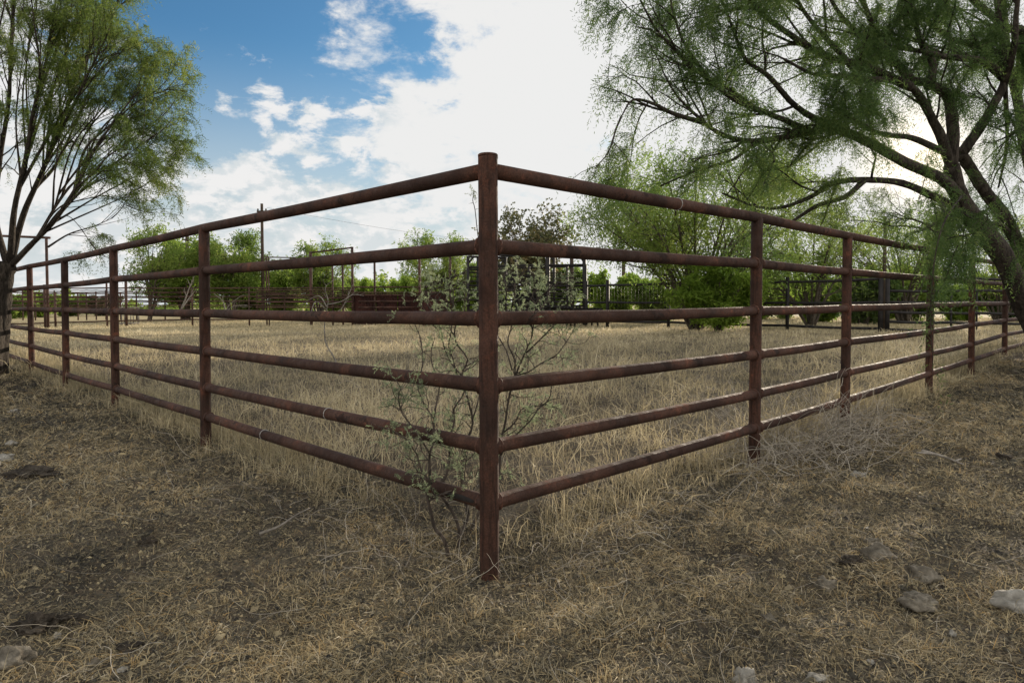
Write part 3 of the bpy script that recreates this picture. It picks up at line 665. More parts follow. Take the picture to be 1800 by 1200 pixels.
def left_tree():
    T = Tree(21); base = foot(2, 9.25)
    def P(a): return [at(x, y, Y) for x, y, Y in a]
    T.limb(P([(-14, 668, 9.25), (-8, 640, 9.25), (0, 560, 9.2), (5, 500, 9.2), (14, 462, 9.2)]), .16, .10, 16, 6, .07)
    T.limb(P([(-20, 660, 9.1), (-14, 600, 9.1), (-16, 520, 9.1), (-30, 430, 9.0)]), .15, .11, 12)
    cfg = [None,
           dict(seg=.16, wob=.09, up=.07, k=5, per_m=3.6, ang=.34, len=.75, r=.010, t0=.2, leaf=6, l0=.7),
           dict(seg=.13, wob=.13, up=.02, k=4, per_m=4.6, ang=.42, len=.48, r=.005, t0=.3, leaf=34, l0=.4),
           dict(seg=.10, wob=.14, up=-.03, k=3, per_m=4.2, ang=.6, len=.22, r=.003, t0=.25, leaf=70, l0=.15)]
    stems = [([(16, 470, 9.2), (60, 425, 9.0), (98, 385, 8.8), (134, 330, 8.6), (162, 270, 8.5), (196, 220, 8.4), (231, 175, 8.3)], .075, .015),
             ([(94, 390, 8.8), (134, 345, 8.7), (169, 320, 8.6), (206, 310, 8.5), (231, 322, 8.5)], .03, .008),
             ([(20, 465, 9.2), (40, 380, 9.2), (75, 300, 9.1), (107, 220, 9.0), (134, 140, 8.9), (169, 60, 8.8)], .085, .02),
             ([(60, 340, 9.1), (98, 290, 9.3), (127, 230, 9.5), (162, 150, 9.7), (196, 90, 9.8)], .05, .012),
             ([(18, 460, 9.2), (25, 370, 9.0), (45, 280, 8.8), (60, 190, 8.6), (85, 90, 8.5), (98, 0, 8.4)], .08, .02),
             ([(40, 300, 8.9), (70, 210, 9.2), (107, 120, 9.4), (134, 40, 9.5)], .04, .012),
             ([(14, 470, 9.2), (-8, 380, 9.1), (0, 280, 9.0), (15, 180, 8.9), (20, 80, 8.8), (30, -60, 8.7)], .08, .025),
             ([(-30, 430, 9.0), (-60, 330, 8.9), (-50, 200, 8.9), (-30, 80, 8.9), (-40, -60, 8.9)], .09, .03),
             ([(-30, 430, 9.0), (-100, 350, 8.8), (-180, 250, 8.6), (-240, 120, 8.4)], .08, .02),
             ([(114, 355, 8.7), (148, 290, 8.9), (176, 230, 9.0), (210, 200, 9.1), (237, 210, 9.2)], .035, .008),
             ([(85, 270, 9.0), (127, 190, 8.6), (155, 130, 8.4), (189, 60, 8.3), (203, 10, 8.3)], .04, .01),
             ([(55, 220, 8.7), (70, 130, 8.4), (60, 40, 8.2), (50, -50, 8.1)], .035, .01),
             ([(134, 330, 8.6), (169, 300, 8.3), (196, 270, 8.2), (227, 285, 8.1)], .025, .007),
             ([(98, 385, 8.8), (120, 380, 8.6), (141, 400, 8.5), (158, 425, 8.4)], .014, .004),
             ([(90, 150, 8.9), (114, 60, 8.8), (120, -30, 8.8)], .03, .01), ([(134, 140, 8.9), (162, 80, 9.0), (179, 40, 9.1)], .03, .008),
             ([(100, 330, 8.9), (150, 262, 8.7), (200, 215, 8.6), (240, 180, 8.5), (275, 165, 8.5)], .035, .008),
             ([(60, 400, 9.1), (120, 330, 9.3), (170, 300, 9.4), (215, 285, 9.4), (255, 262, 9.4)], .03, .007),
             ([(70, 415, 9.0), (110, 365, 8.6), (150, 350, 8.5), (190, 345, 8.4), (225, 362, 8.4)], .022, .005),
             ([(90, 250, 9.0), (130, 160, 9.2), (160, 80, 9.3), (200, 20, 9.3), (215, -30, 9.3)], .04, .01),
             ([(60, 190, 8.6), (90, 110, 8.9), (120, 30, 9.0), (140, -50, 9.0)], .035, .01),
             ([(30, 330, 9.0), (85, 240, 8.8), (130, 170, 8.7), (170, 110, 8.6), (220, 90, 8.6)], .04, .01),
             ([(-100, 350, 8.8), (-60, 220, 8.3), (-20, 120, 8.0), (10, 0, 7.8)], .05, .015)]
    rg = np.random.default_rng(8)
    for tx, ty in ((60, 30), (110, -20), (150, 10), (182, 45), (212, 95), (238, 135), (268, 165), (285, 205), (262, 245), (278, 288), (238, 335), (196, 384), (40, 100), (92, 90),
                   (130, 70), (170, 120), (205, 160), (225, 215), (200, 262), (20, 20), (70, -40), (150, 330), (160, 200), (120, 150)):
        sx0, sy0 = 30+.33*(tx-30), 470-.42*(470-ty); Yd = rg.uniform(8.3, 9.7)
        stems.append(([(sx0, sy0, 9.0), (sx0*.6+tx*.4-8, sy0*.55+ty*.45, 9.0*.5+Yd*.5), (sx0*.25+tx*.75-4, sy0*.2+ty*.8+4, Yd), (tx, ty, Yd)], .026, .008))
    for pts, r0, r1 in stems:
        pp, rr = T.limb(P(pts), r0*.55, r1*.5, 8, snap=0. if pts[0][1] > 425 else .9); Lg = float(np.linalg.norm(np.diff(pp, axis=0), axis=1).sum())
        T.kids(pp, rr, Lg, 1, cfg, .3); T.grow(pp[-1], pp[-1]-pp[-2], .3, .008, 1, cfg)
    print('left tree sprays', len(T.A))
    cr_ = T.leaves(.15, 12, .038, .0068, .6, 1.0, 1.0, .42, .3, .82, 1.0)
    T.finish('mesquite_tree', base, 'tall mesquite with fanned bare stems and feathery crown at the left edge', cr_, BARK, LF_NEAR)
left_tree()

def far_tree(name, label, px, Y, top, half, seed, stems=9, lm=LF_FAR, lw=.07, ll=.12, dens=1.0, low=.35, droop=.3, bm=BARKG, cat='tree', group=None, lean=0., sides=None, bare=.25):
    """multi-stemmed tree: px centre, top pixel, half width in pixels"""
    T = Tree(seed); rng = T.rng; f = foot(px, Y); H = zat(px, top, Y)-f[2]; Wd = half*Y/F_PX
    cfg = [None,
           dict(seg=H*.1, wob=.12, up=.05, k=4, per_m=9.0/H, ang=.7, len=H*.32, r=.03, t0=.3, leaf=40/H*dens, l0=.3),
           dict(seg=H*.06, wob=.16, up=.0, k=3, per_m=16/H, ang=.75, len=H*.13, r=.012, t0=.15, leaf=150/H*dens, l0=.1)]
    for i in range(stems):
        a = 2*PI*i/stems+rng.uniform(-.3, .3); rad = rng.uniform(.35, .92)
        tip = f+np.array([math.cos(a)*Wd*rad*1.05+lean*Wd, math.sin(a)*Wd*rad*.9, H*(1-.42*rad**2)*rng.uniform(.80, .97)])
        b = f+np.array([rng.normal(0, .08), rng.normal(0, .08), -.1]); k1 = b+(tip-b)*.3+np.array([lean*Wd*.1, 0, H*.08]); k2 = b+(tip-b)*.65+np.array([0, 0, H*.07])
        pp, rr = T.limb([b, k1, k2, tip], max(.03, H*.012), .012, 6, 4)
        T.kids(pp, rr, H, 1, cfg, bare)
        T.grow(pp[-1], pp[-1]-pp[-2], H*.12, .02, 1, cfg)
    A = np.array(T.A); 
    z0 = f[2]+H*low*.5; keep = A[:, 2] > z0; T.A = list(A[keep]); T.D = list(np.array(T.D)[keep])
    T.A = list(np.array(T.A)+rng.normal(0, 1, (len(T.A), 3))*np.array([.034, .034, .026])*H)
    cr_ = T.leaves(.24, 4, ll, lw, droop, 1.0, .6, .8, .5, .75 if name != 'bush' or Y < 21 else .35, 4.0/H)
    return T.finish(name, f, label, cr_, bm, lm, cat, group)
far_tree('mesquite_tree', 'broad drooping mesquite beyond the right run of fence, in front of the wire mesh fence', 1222, 21.5, 266, 228, 31, 26, LF_FAR, .030, .10, 1.7, .30, .8, lean=.05)
far_tree('mesquite_tree', 'open thin stemmed mesquite between the second and third right hand posts', 1425, 24, 345, 130, 32, 12, LF_FAR, .032, .09, .8, .5, .5)
far_tree('mesquite_tree', 'hazy backlit mesquite behind the third right hand post', 1590, 27, 350, 120, 33, 11, LF_FAR, .036, .10, .9, .4, .4)
far_tree('mesquite_tree', 'backlit mesquite behind the trunk at the right edge', 1760, 26, 380, 100, 34, 9, LF_FAR, .036, .10, .9, .3, .4)
far_tree('sparse_tree', 'small open tree with dotted round leaves just right of the corner post', 930, 33, 366, 66, 35, 14, LF_OLIVE, .09, .12, .55, .3, .1, bm=BARKG)
far_tree('mesquite_tree', 'light green mesquite above the rusty holding pen, just left of the corner post', 765, 42, 412, 78, 36, 11, LF_FAR, .055, .12, 1.2, .3, .4)
far_tree('mesquite_tree', 'loose rounded tree behind the thin posts of the holding pen', 560, 46, 428, 62, 37, 10, LF_FAR, .06, .13, 1.3, .3, .2)
far_tree('mesquite_tree', 'rounded dense green tree between the fence post and the tall utility pole', 408, 42, 408, 62, 38, 13, LF_FAR, .06, .14, 2.0, .25, .2)
far_tree('mesquite_tree', 'loose dark tree with leaning trunk at far left behind the second fence post', 262, 40, 402, 62, 39, 9, LF_FAR, .055, .13, 1.2, .35, .3, lean=.3)
far_tree('mesquite_tree', 'pale green rounded tree behind the left fence post nearest the corner', 325, 45, 424, 48, 40, 10, LF_BRIGHT, .08, .15, 1.8, .3, .2)
BU = 'low green bushes along the far edge of the pasture'
for i, (px, Y, top, half, m, lab) in enumerate((
        (500, 48, 468, 42, LF_BRIGHT, 'bright yellow green bush right of the tall utility pole'),
        (1262, 20.2, 470, 78, LF_BRIGHT, 'vivid green bush standing in the far wire fence under the broad mesquite'),
        (690, 56, 487, 42, LF_BRIGHT, 'low bright bush showing above the sheet metal panels'),
        (632, 60, 489, 30, LF_BRIGHT, 'small bush in the sky gap between the thin pen posts'),
        (850, 40, 462, 34, LF_BRIGHT, 'bright bush hidden behind the corner post'),
        (1080, 33, 482, 62, LF_BRIGHT, 'yellow green bush right of the cattle chute'),
        (1150, 30, 492, 46, LF_FAR, 'mid green bush behind the wire fence left of the broad mesquite'),
        (1440, 30, 488, 68, LF_BRIGHT, 'long bright bush between the first and second right hand posts'),
        (1520, 27, 470, 44, LF_DARK, 'dark bush beside the slender tall pole'),
        (1610, 32, 468, 56, LF_FAR, 'dull green bush behind the pipe gate'),
        (1690, 31, 482, 52, LF_BRIGHT, 'yellow green bush left of the right tree trunk'),
        (1780, 30, 478, 50, LF_DARK, 'dark bush behind the right tree trunk'),
        (985, 36, 466, 58, LF_FAR, 'green bush seen through the bars of the cattle chute'),
        (120, 60, 514, 40, LF_FAR, 'low olive bush behind the far left corral, near the gateway'),
        (70, 55, 512, 34, LF_BRIGHT, 'low bright bush between the gateway and the left tree'),
        (185, 62, 517, 38, LF_OLIVE, 'low dry bush behind the close set corral posts'),
        (20, 50, 516, 30, LF_FAR, 'low bush half hidden by the left tree trunk'),
        (440, 50, 478, 30, LF_FAR, 'small bush at the foot of the tall utility pole'),
        (1330, 36, 486, 50, LF_BRIGHT, 'bright bush just left of the nearest right hand post, behind the wire fence'),
        (1385, 38, 490, 44, LF_FAR, 'mid green bush just right of the nearest right hand post'),
        (1560, 36, 476, 50, LF_BRIGHT, 'light bush behind the thick dark gate post'),
        (590, 52, 484, 44, LF_FAR, 'green bush under the crossbeam of the holding pen'),
        (735, 54, 482, 40, LF_BRIGHT, 'light green bush behind the right end of the sheet metal panels'),
        (805, 50, 470, 34, LF_FAR, 'green bush left of the corner post behind the brush pile'))):
    far_tree('bush', lab, px, Y, top, half, 60+i, 9 if Y > 21 else 14, m, .07 if Y > 21 else .04, .13 if Y > 21 else .10, 1.7, .05 if Y > 21 else .35, .2, cat='bush', group=BU, bare=.05)
def treeline():
    rng = np.random.default_rng(5); T = Tree(5)
    for i in range(15000):
        px = rng.uniform(-500, 2300); Y = rng.uniform(70, 110); f = at(px, 500, Y)
        env = 2.5+.8*math.sin(px*.021)+.6*math.sin(px*.057+1)+.4*math.sin(px*.17)+(.5 if px > 500 else -1.3)
        h = rng.uniform(0, 1)**.6*max(.5, env)
        T.A.append(np.array([f[0], f[1], CH-.9+h])); T.D.append(unit(rng.normal(0, 1, 3)+(0, 0, .5)))
    mb = T.leaves(.6, 6, .30, .22, .1, 1, .1, .8, .6)
    tag(mb.build('far_scrub', LF_FAR, smooth=False, shade=True), kind='stuff')
treeline()

# ------------------------------------------------------------------ sapling at the corner
def sapling():
    T = Tree(77); rng = T.rng; base = foot(778, 2.95)
    def P(a): return [at(x, y, Y) for x, y, Y in a]
    stems = [[(790, 985, 2.86), (768, 930, 2.82), (752, 870, 2.80), (757, 800, 2.82), (765, 740, 2.86), (772, 690, 2.92), (758, 640, 2.98), (765, 600, 3.0)],
             [(800, 985, 2.98), (806, 930, 3.0), (770, 860, 3.05), (790, 800, 3.1), (800, 740, 3.15), (815, 690, 3.2), (800, 630, 3.2), (790, 580, 3.2), (800, 520, 3.2)],
             [(806, 975, 3.0), (822, 900, 3.1), (812, 820, 3.15), (830, 740, 3.2), (812, 660, 3.2), (800, 600, 3.2), (815, 545, 3.2), (820, 470, 3.2)],
             [(760, 850, 2.80), (735, 800, 2.78), (715, 770, 2.76), (690, 755, 2.75), (662, 748, 2.74)],
             [(757, 800, 2.82), (720, 740, 2.8), (700, 700, 2.8), (690, 660, 2.82)],
             [(765, 740, 2.86), (735, 680, 2.95), (742, 620, 3.0), (730, 570, 3.05)],
             [(755, 880, 2.80), (785, 865, 2.8), (812, 850, 2.82), (820, 800, 2.85)],
             [(795, 975, 3.1), (850, 880, 3.2), (878, 830, 3.25), (890, 740, 3.3), (905, 660, 3.3), (935, 590, 3.3), (945, 530, 3.25), (935, 480, 3.2)],
             [(885, 760, 3.3), (915, 720, 3.3), (950, 712, 3.3), (985, 700, 3.3)], [(880, 800, 3.25), (930, 740, 3.2), (965, 700, 3.15), (975, 660, 3.1)],
             [(905, 660, 3.3), (895, 600, 3.3), (900, 540, 3.3), (915, 490, 3.3)], [(925, 620, 3.3), (965, 580, 3.2), (985, 550, 3.1), (1010, 575, 3.1)],
             [(935, 540, 3.25), (965, 510, 3.2), (985, 495, 3.2)], [(900, 540, 3.3), (905, 500, 3.3), (925, 462, 3.3)], [(890, 520, 3.3), (885, 490, 3.3), (905, 470, 3.3)],
             [(800, 540, 3.2), (790, 505, 3.2), (800, 480, 3.2)], [(765, 560, 3.2), (750, 525, 3.2), (742, 500, 3.2)], [(905, 560, 3.3), (930, 530, 3.3), (942, 485, 3.3)],
             [(905, 660, 3.3), (950, 640, 3.25), (990, 610, 3.2), (1010, 580, 3.2)], [(935, 590, 2.95), (930, 560, 2.8), (960, 530, 2.78), (968, 500, 2.78)],
             [(900, 650, 3.3), (870, 580, 3.4), (880, 520, 3.4), (890, 470, 3.4)], [(812, 660, 3.2), (780, 610, 3.3), (770, 560, 3.3), (765, 520, 3.3)],
             [(830, 740, 3.2), (845, 650, 3.4), (850, 560, 3.5), (845, 450, 3.5), (838, 370, 3.45), (831, 335, 3.42)]]
    cfg = [None, dict(seg=.035, wob=.34, up=.04, k=5, per_m=20, ang=.85, len=.17, r=.0030, t0=.25, leaf=18, l0=.1, rmin=.001),
           dict(seg=.03, wob=.3, up=.0, k=4, per_m=12, ang=.9, len=.08, r=.0017, t0=.1, leaf=66, l0=.05, rmin=.0008)]
    thorn = MB()
    for k, s_ in enumerate(stems):
        pts = P(s_); z = [pts[0]]
        for a, b in zip(pts[:-1], pts[1:]):       # zig-zag growth between nodes
            m = (a+b)/2+rng.normal(0, .010, 3); z += [m, b+rng.normal(0, .004, 3)]
        r0 = .009 if k in (0, 1, 2, 7) else .0042
        pp, rr = T.limb(z, r0, .0018, 7, 3, .05); Lg = float(np.linalg.norm(np.diff(pp, axis=0), axis=1).sum())
        if s_[-1][1] != 335: T.kids(pp, rr, Lg, 1, cfg, .22 if k in (0, 1, 2, 7) else .05)
        else:
            for _ in range(9): T.A.append(pp[-1]+rng.normal(0, .012, 3)); T.D.append(unit(rng.normal(0, 1, 3)))
        for i in range(2, len(pp)-1, 2):
            d = unit(np.cross(pp[i+1]-pp[i], rng.normal(0, 1, 3))); thorn.tube([pp[i], pp[i]+d*.014, pp[i]+d*.026], [.0014, .0009, .0002], 4, False)
    print('sapling sprays', len(T.A))
    cr_ = T.leaves(.036, 13, .0095, .0031, .1, 1, 5, .8)
    th = T.finish('mesquite_sapling', base, 'thorny mesquite sapling growing through the rails at the corner post', cr_, BARKS, LF_SAGE, 'shrub', trunk='stems', crown_name='leaves')
    thorn.build('thorns', BARKS, th)
sapling()

def dead_sapling(name, label, stems, r, seed, m=DEADW, kids=1.0, ln=.12, cat='dead plant'):
    T = Tree(seed); rng = T.rng
    cfg = [None, dict(seg=.05, wob=.22, up=.08, k=4, per_m=5*kids, ang=.6, len=ln, r=r*.4, t0=.3, rmin=.001), dict(seg=.04, wob=.2, up=.03, k=3, per_m=5, ang=.6, len=ln*.5, r=r*.25, t0=.2, rmin=.001)]
    for i, s_ in enumerate(stems):
        pp, rr = T.limb([at(*q) for q in s_], r if i == 0 else r*.7, r*.3, 6, 4); Lg = float(np.linalg.norm(np.diff(pp, axis=0), axis=1).sum())
        T.kids(pp, rr, Lg, 1, cfg)
    return tag(T.mb.build(name, m, origin=at(*stems[0][0])), label, cat)
dead_sapling('dead_sapling', 'pale bare dead stem standing in the grass inside the left run of fence',
             [[(598, 660, 7.2), (588, 630, 7.2), (572, 600, 7.2), (571, 560, 7.2), (577, 530, 7.2), (572, 505, 7.2), (590, 490, 7.2)], [(574, 545, 7.2), (555, 530, 7.1), (545, 555, 7.0)],
              [(575, 540, 7.2), (560, 520, 7.3), (530, 535, 7.3)], [(577, 535, 7.2), (600, 530, 7.1), (620, 518, 7.1), (640, 520, 7.1)], [(576, 550, 7.2), (598, 545, 7.2), (612, 520, 7.2), (620, 500, 7.2)]], .010, 91)
dead_sapling('dead_branch', 'pale dead branch leaning up against the far corral behind the left fence post', [[(318, 545, 20), (326, 525, 20), (333, 505, 20), (340, 490, 20)], [(318, 545, 20), (335, 520, 20.3), (345, 508, 20.3)]], .026, 92, ln=.35, cat='branch')
dead_sapling('dead_branch', 'pale bent dead branches just right of the left fence post, before the far corral', [[(396, 548, 21), (392, 530, 21), (376, 516, 21)], [(396, 548, 21), (404, 535, 21), (424, 520, 21)], [(396, 548, 21), (412, 538, 21.2), (434, 536, 21.2)]], .022, 96, ln=.35, cat='branch')
dead_sapling('brush_pile', 'dark heap of dead branches piled between the rusty bin and the chute', [[(742, 505, 28), (770, 498, 28), (800, 486, 28), (832, 470, 28)], [(745, 512, 28.2), (775, 505, 28), (810, 498, 28), (850, 492, 28)],
             [(750, 500, 28), (790, 488, 28), (826, 478, 28)], [(748, 520, 28), (790, 510, 28), (835, 505, 28)], [(800, 548, 28), (790, 515, 28), (786, 490, 28)], [(762, 548, 28), (775, 520, 28), (800, 500, 28)],
             [(744, 514, 28), (760, 525, 28), (800, 530, 28), (830, 520, 28)]], .055, 93, BARK, 2.0, .7, 'brush pile')
dead_sapling('fallen_branch', 'bleached forked branch lying on the ground at right', [[(1620, 792, 3.68), (1640, 797, 3.66), (1662, 803, 3.64), (1683, 812, 3.62), (1694, 816, 3.6)], [(1680, 810, 3.62), (1690, 806, 3.64)], [(1640, 797, 3.66), (1610, 795, 3.66)]], .011, 94, DEADW, .3, .08, 'branch')
dead_sapling('fallen_branch', 'thin grey stick lying on the dark litter left of the corner post', [[(456, 938, 2.62), (490, 925, 2.65), (520, 905, 2.72), (545, 892, 2.78)]], .007, 95, DEADW, .3, .08, 'branch')

# ------------------------------------------------------------------ stones and clods
from mathutils import noise as mno
def stone(px, py, w_px, h_px, m, label, seed, name='rock', cat='rock', group=None, sink=.47, rough=.38):
    g = None
    Y = 2.5
    for _ in range(30):      # walk along the line of sight to the ground
        p = at(px, py+h_px*.3, Y); e = p[2]-G(p[0], p[1]); d = ray(px, py+h_px*.3); Y = min(20, max(1.5, Y-e/(d[2]/d[1])))
    p = at(px, py+h_px*.3, Y); z = G(p[0], p[1]); k = Y/F_PX
    import bmesh
    bm = bmesh.new(); bmesh.ops.create_icosphere(bm, subdivisions=4, radius=1)
    a, b, c = w_px*k/2, w_px*k/2*.7, max(h_px*k*.7, .007)
    for v in bm.verts:
        n = mno.fractal(v.co*1.3+Vector((seed*3.1, seed, 0)), .8, 2, 5)
        n2 = mno.cell(v.co*2.1+Vector((seed, 0, 0)))*.05
        f = 1+rough*n*1.4+n2+rough*.35*mno.noise(v.co*6+Vector((seed, 0, 0)))
        v.co = Vector((v.co.x*f*a, v.co.y*f*b, v.co.z*f*c))
    rot = Matrix.Rotation(seed*1.7, 4, 'Z') if w_px < 30 else Matrix.Rotation(.3*math.sin(seed), 4, 'Z')
    bm.transform(rot)
    me = bpy.data.meshes.new(name); bm.to_mesh(me); bm.free(); me.materials.append(m)
    for q in me.polygons: q.use_smooth = rough < .4
    o = bpy.data.objects.new(name, me); COL.objects.link(o); o.location = (p[0], p[1], z+c*(1-2*sink))
    return tag(o, label, cat, group)
for i, a in enumerate((
    (1785, 1056, 80, 30, STONE, 'large pale flat rock at the right edge'),
    (1510, 834, 26, 13, STONE, 'small white rock below the second right hand fence post'),
    (1452, 1026, 36, 20, STONEG, 'rounded grey rock in the litter, left of the pair of broad rocks'),
    (1618, 1006, 56, 26, STONEG, 'broad tan rock half sunk in the litter at right'),
    (1540, 970, 56, 28, STONEG, 'humped grey brown rock with dark litter round it'),
    (1528, 950, 30, 12, STONEG, 'flat bluish grey stone just behind the humped rock'),
    (1350, 1085, 26, 12, STONEG, 'small flat stone below and left of the rounded grey rock'),
    (1674, 1112, 16, 10, STONE, 'tiny white stone left of the large pale rock'),
    (1612, 1056, 66, 24, STONEG, 'dark low rock in front of the broad tan rock'),
    (6, 804, 36, 14, STONE, 'white stone at the left edge'),
    (20, 778, 20, 7, STONE, 'thin pale stone just behind the white stone at the left edge'),
    (26, 722, 20, 7, STONE, 'small pale stone farthest back at left'),
    (16, 1156, 74, 34, STONEG, 'large weathered rock in the bottom left corner'),
    (100, 1117, 16, 13, STONE, 'small pale stone beside the dark clods'),
    (168, 1164, 24, 14, STONEG, 'tan stone right of the bottom left rock'),
    (232, 1158, 13, 11, STONEG, 'dark grey pebble right of the tan stone'),
    (216, 1175, 16, 8, STONE, 'pale pebble below the dark grey pebble'),
    (1310, 1190, 36, 30, STONE, 'pale stone cut by the bottom edge right of centre'),
    (1440, 1192, 40, 12, STONE, 'flat pale stone at the bottom edge'),
    (1530, 1162, 14, 7, STONE, 'tiny pale pebble near the bottom right'))):
    stone(*a, seed=i+1)
for i, a in enumerate((
    (62, 1100, 62, 28, CLOD, 'largest dark clod beside the small pale stone at bottom left'),
    (120, 1088, 52, 20, CLOD, 'dark clod right of the largest one at bottom left'),
    (50, 836, 78, 18, CLOD, 'flat dark cow pat near the left edge'),
    (260, 952, 34, 12, CLOD, 'small dark clod in the left foreground'),
    (1495, 985, 40, 14, CLOD, 'dark clod left of the humped rock'),
    (1764, 803, 28, 9, CLOD, 'dark clod near the right edge above the pale rock'),
    (232, 1135, 40, 12, CLOD, 'low dark clod above the dark grey pebble'))):
    stone(*a, seed=i+31, name='dirt_clod', cat='clod', rough=.5, sink=.42)

# ------------------------------------------------------------------ grass and litter
def vnoise(x, y, s, seed):
    x = x*s+seed*17.3; y = y*s+seed*5.1
    xi = np.floor(x); yi = np.floor(y); fx = x-xi; fy = y-yi; fx = fx*fx*(3-2*fx); fy = fy*fy*(3-2*fy)
    def h(a, b):
        v = np.sin(a*127.1+b*311.7+seed*7.7)*43758.5453; return v-np.floor(v)
    return (h(xi, yi)*(1-fx)+h(xi+1, yi)*fx)*(1-fy)+(h(xi, yi+1)*(1-fx)+h(xi+1, yi+1)*fx)*fy
def fbm(x, y, s, seed): return (vnoise(x, y, s, seed)*.5+vnoise(x, y, s*2.1, seed+1)*.3+vnoise(x, y, s*4.3, seed+2)*.2)
def blades(rng, x, y, h, w_, lean, shade, curve=.5, z0=None, segs=1):
    n = len(x); z = (ground(x, y) if z0 is None else z0)-.004
    a = rng.uniform(0, 2*PI, n); dx, dy = np.cos(a), np.sin(a)
    ln = np.clip(lean, 0, 1.5); hz = h*np.cos(ln); hr = h*np.sin(ln)
    b2 = a+PI/2+rng.normal(0, .7, n); wx, wy = np.cos(b2)*w_/2, np.sin(b2)*w_/2
    B = np.stack([x, y, z], -1); Mi = B+np.stack([dx*hr*.38, dy*hr*.38, hz*(.5+.12*curve)], -1)
    bend = rng.normal(0, .25, n)*hr
    Tp = B+np.stack([dx*hr-dy*bend, dy*hr+dx*bend, hz*(1-.35*curve)], -1); Wv = np.stack([wx, wy, rng.normal(0, .3, n)*w_], -1)
    V = np.stack([B-Wv, B+Wv, Mi+Wv*.85, Mi-Wv*.85, Tp], 1).reshape(-1, 3); b = np.arange(n)*5
    return V, np.stack([b, b+1, b+2, b+3], -1), np.stack([b+3, b+2, b+4], -1), shade
CL = np.array([X0, D0]); uL = np.array([math.sin(AZL), math.cos(AZL)]); uR = np.array([math.sin(AZR), math.cos(AZR)])
def inside(x, y):
    """signed distance into the pen behind both fence runs"""
    px, py = x-CL[0], y-CL[1]
    nL = px*uL[1]-py*uL[0]; nR = -(px*uR[1]-py*uR[0])
    return np.minimum(nL, nR)
def sector(rng, n, r0, r1, half=.80, power=1.0, x0=0., y0=0.):
    r = (r0**power+(r1**power-r0**power)*rng.random(n))**(1/power); a = rng.uniform(-half, half, n)
    return x0+r*np.sin(a), y0+r*np.cos(a)
def litter():
    rng = np.random.default_rng(101); mb = MB()
    # flattened straw over the trampled ground in front of the fence
    n = 2000000; x, y = sector(rng, n, 1.15, 12.0, .80, .80)
    ins = inside(x, y); k = ins < .3; x, y, ins = x[k], y[k], ins[k]
    d = fbm(x, y, 1.6, 3); d2 = fbm(x, y, 5.0, 9); d3 = fbm(x, y, 14.0, 12)
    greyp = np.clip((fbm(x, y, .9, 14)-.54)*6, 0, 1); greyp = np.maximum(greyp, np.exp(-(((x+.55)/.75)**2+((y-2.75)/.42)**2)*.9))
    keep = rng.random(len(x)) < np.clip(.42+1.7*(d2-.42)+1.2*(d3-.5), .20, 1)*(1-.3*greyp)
    x, y, d, greyp, d2, d3 = x[keep], y[keep], d[keep], greyp[keep], d2[keep], d3[keep]; n = len(x); r = np.hypot(x, y)
    h = rng.gamma(2.4, .0125, n)*(1+.12*np.maximum(r-4, 0)); lean = np.clip(rng.normal(1.22, .27, n), .2, 1.54)
    wd = rng.uniform(.0010, .0027, n)*(1+.28*np.maximum(r-3, 0))
    warm = np.clip((fbm(x, y, 2.2, 21)-.5)*3+.5, 0, 1)
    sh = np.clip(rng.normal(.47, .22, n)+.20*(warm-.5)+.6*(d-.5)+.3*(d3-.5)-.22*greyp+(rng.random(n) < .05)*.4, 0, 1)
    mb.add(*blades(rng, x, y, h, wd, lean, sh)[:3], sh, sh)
    # crumbs of soil, bark flakes and broken bits between the straws
    n = 330000; x, y = sector(rng, n, 1.15, 9, .82, .75); k = inside(x, y) < .4; x, y = x[k], y[k]; n = len(x); r = np.hypot(x, y)
    sz = rng.gamma(2.2, .0014, n)*(1+.22*np.maximum(r-3, 0)); z = ground(x, y)
    C = np.stack([x, y, z], -1); a = rng.uniform(0, 2*PI, n); el = rng.uniform(.6, 2.2, n)
    e1 = np.stack([np.cos(a), np.sin(a), rng.normal(0, .25, n)], -1)*(sz*el)[:, None]; e2 = np.stack([-np.sin(a), np.cos(a), rng.normal(0, .25, n)], -1)*sz[:, None]
    up = np.stack([rng.normal(0, .2, n), rng.normal(0, .2, n), rng.uniform(.5, 1.3, n)], -1)*sz[:, None]
    V = np.stack([C+e1, C+e2, C-e1*.9, C-e2, C+up], 1).reshape(-1, 3); b = np.arange(n)*5
    T3 = np.concatenate([np.stack([b+i, b+(i+1) % 4, b+4], -1) for i in range(4)]); sh = np.clip(rng.normal(.30, .17, n), 0, .85)
    mb.add(V, None, T3, None, np.tile(sh, 4))
    # upright short tufts
    nt = 9000; tx, ty = sector(rng, nt, 1.1, 12, .95, 1.3); k = (inside(tx, ty) < .05) & (rng.random(nt) < np.clip((fbm(tx, ty, 1.3, 33)-.40)*4, .05, 1)); tx, ty = tx[k], ty[k]
    m = 14; x = np.repeat(tx, m)+rng.normal(0, .014, len(tx)*m); y = np.repeat(ty, m)+rng.normal(0, .014, len(tx)*m); n = len(x); r = np.hypot(x, y)
    tone = np.repeat(rng.normal(.6, .17, len(tx)), m); h = np.repeat(rng.uniform(.02, .06, len(tx)), m)*rng.uniform(.5, 1.2, n)
    sh = np.clip(tone+rng.normal(0, .09, n), 0, 1)
    mb.add(*blades(rng, x, y, h, rng.uniform(.001, .0024, n)*(1+.25*np.maximum(r-3, 0)), np.abs(rng.normal(.5, .3, n)), sh)[:3], sh, sh)
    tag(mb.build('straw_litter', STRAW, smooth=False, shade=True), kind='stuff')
litter()
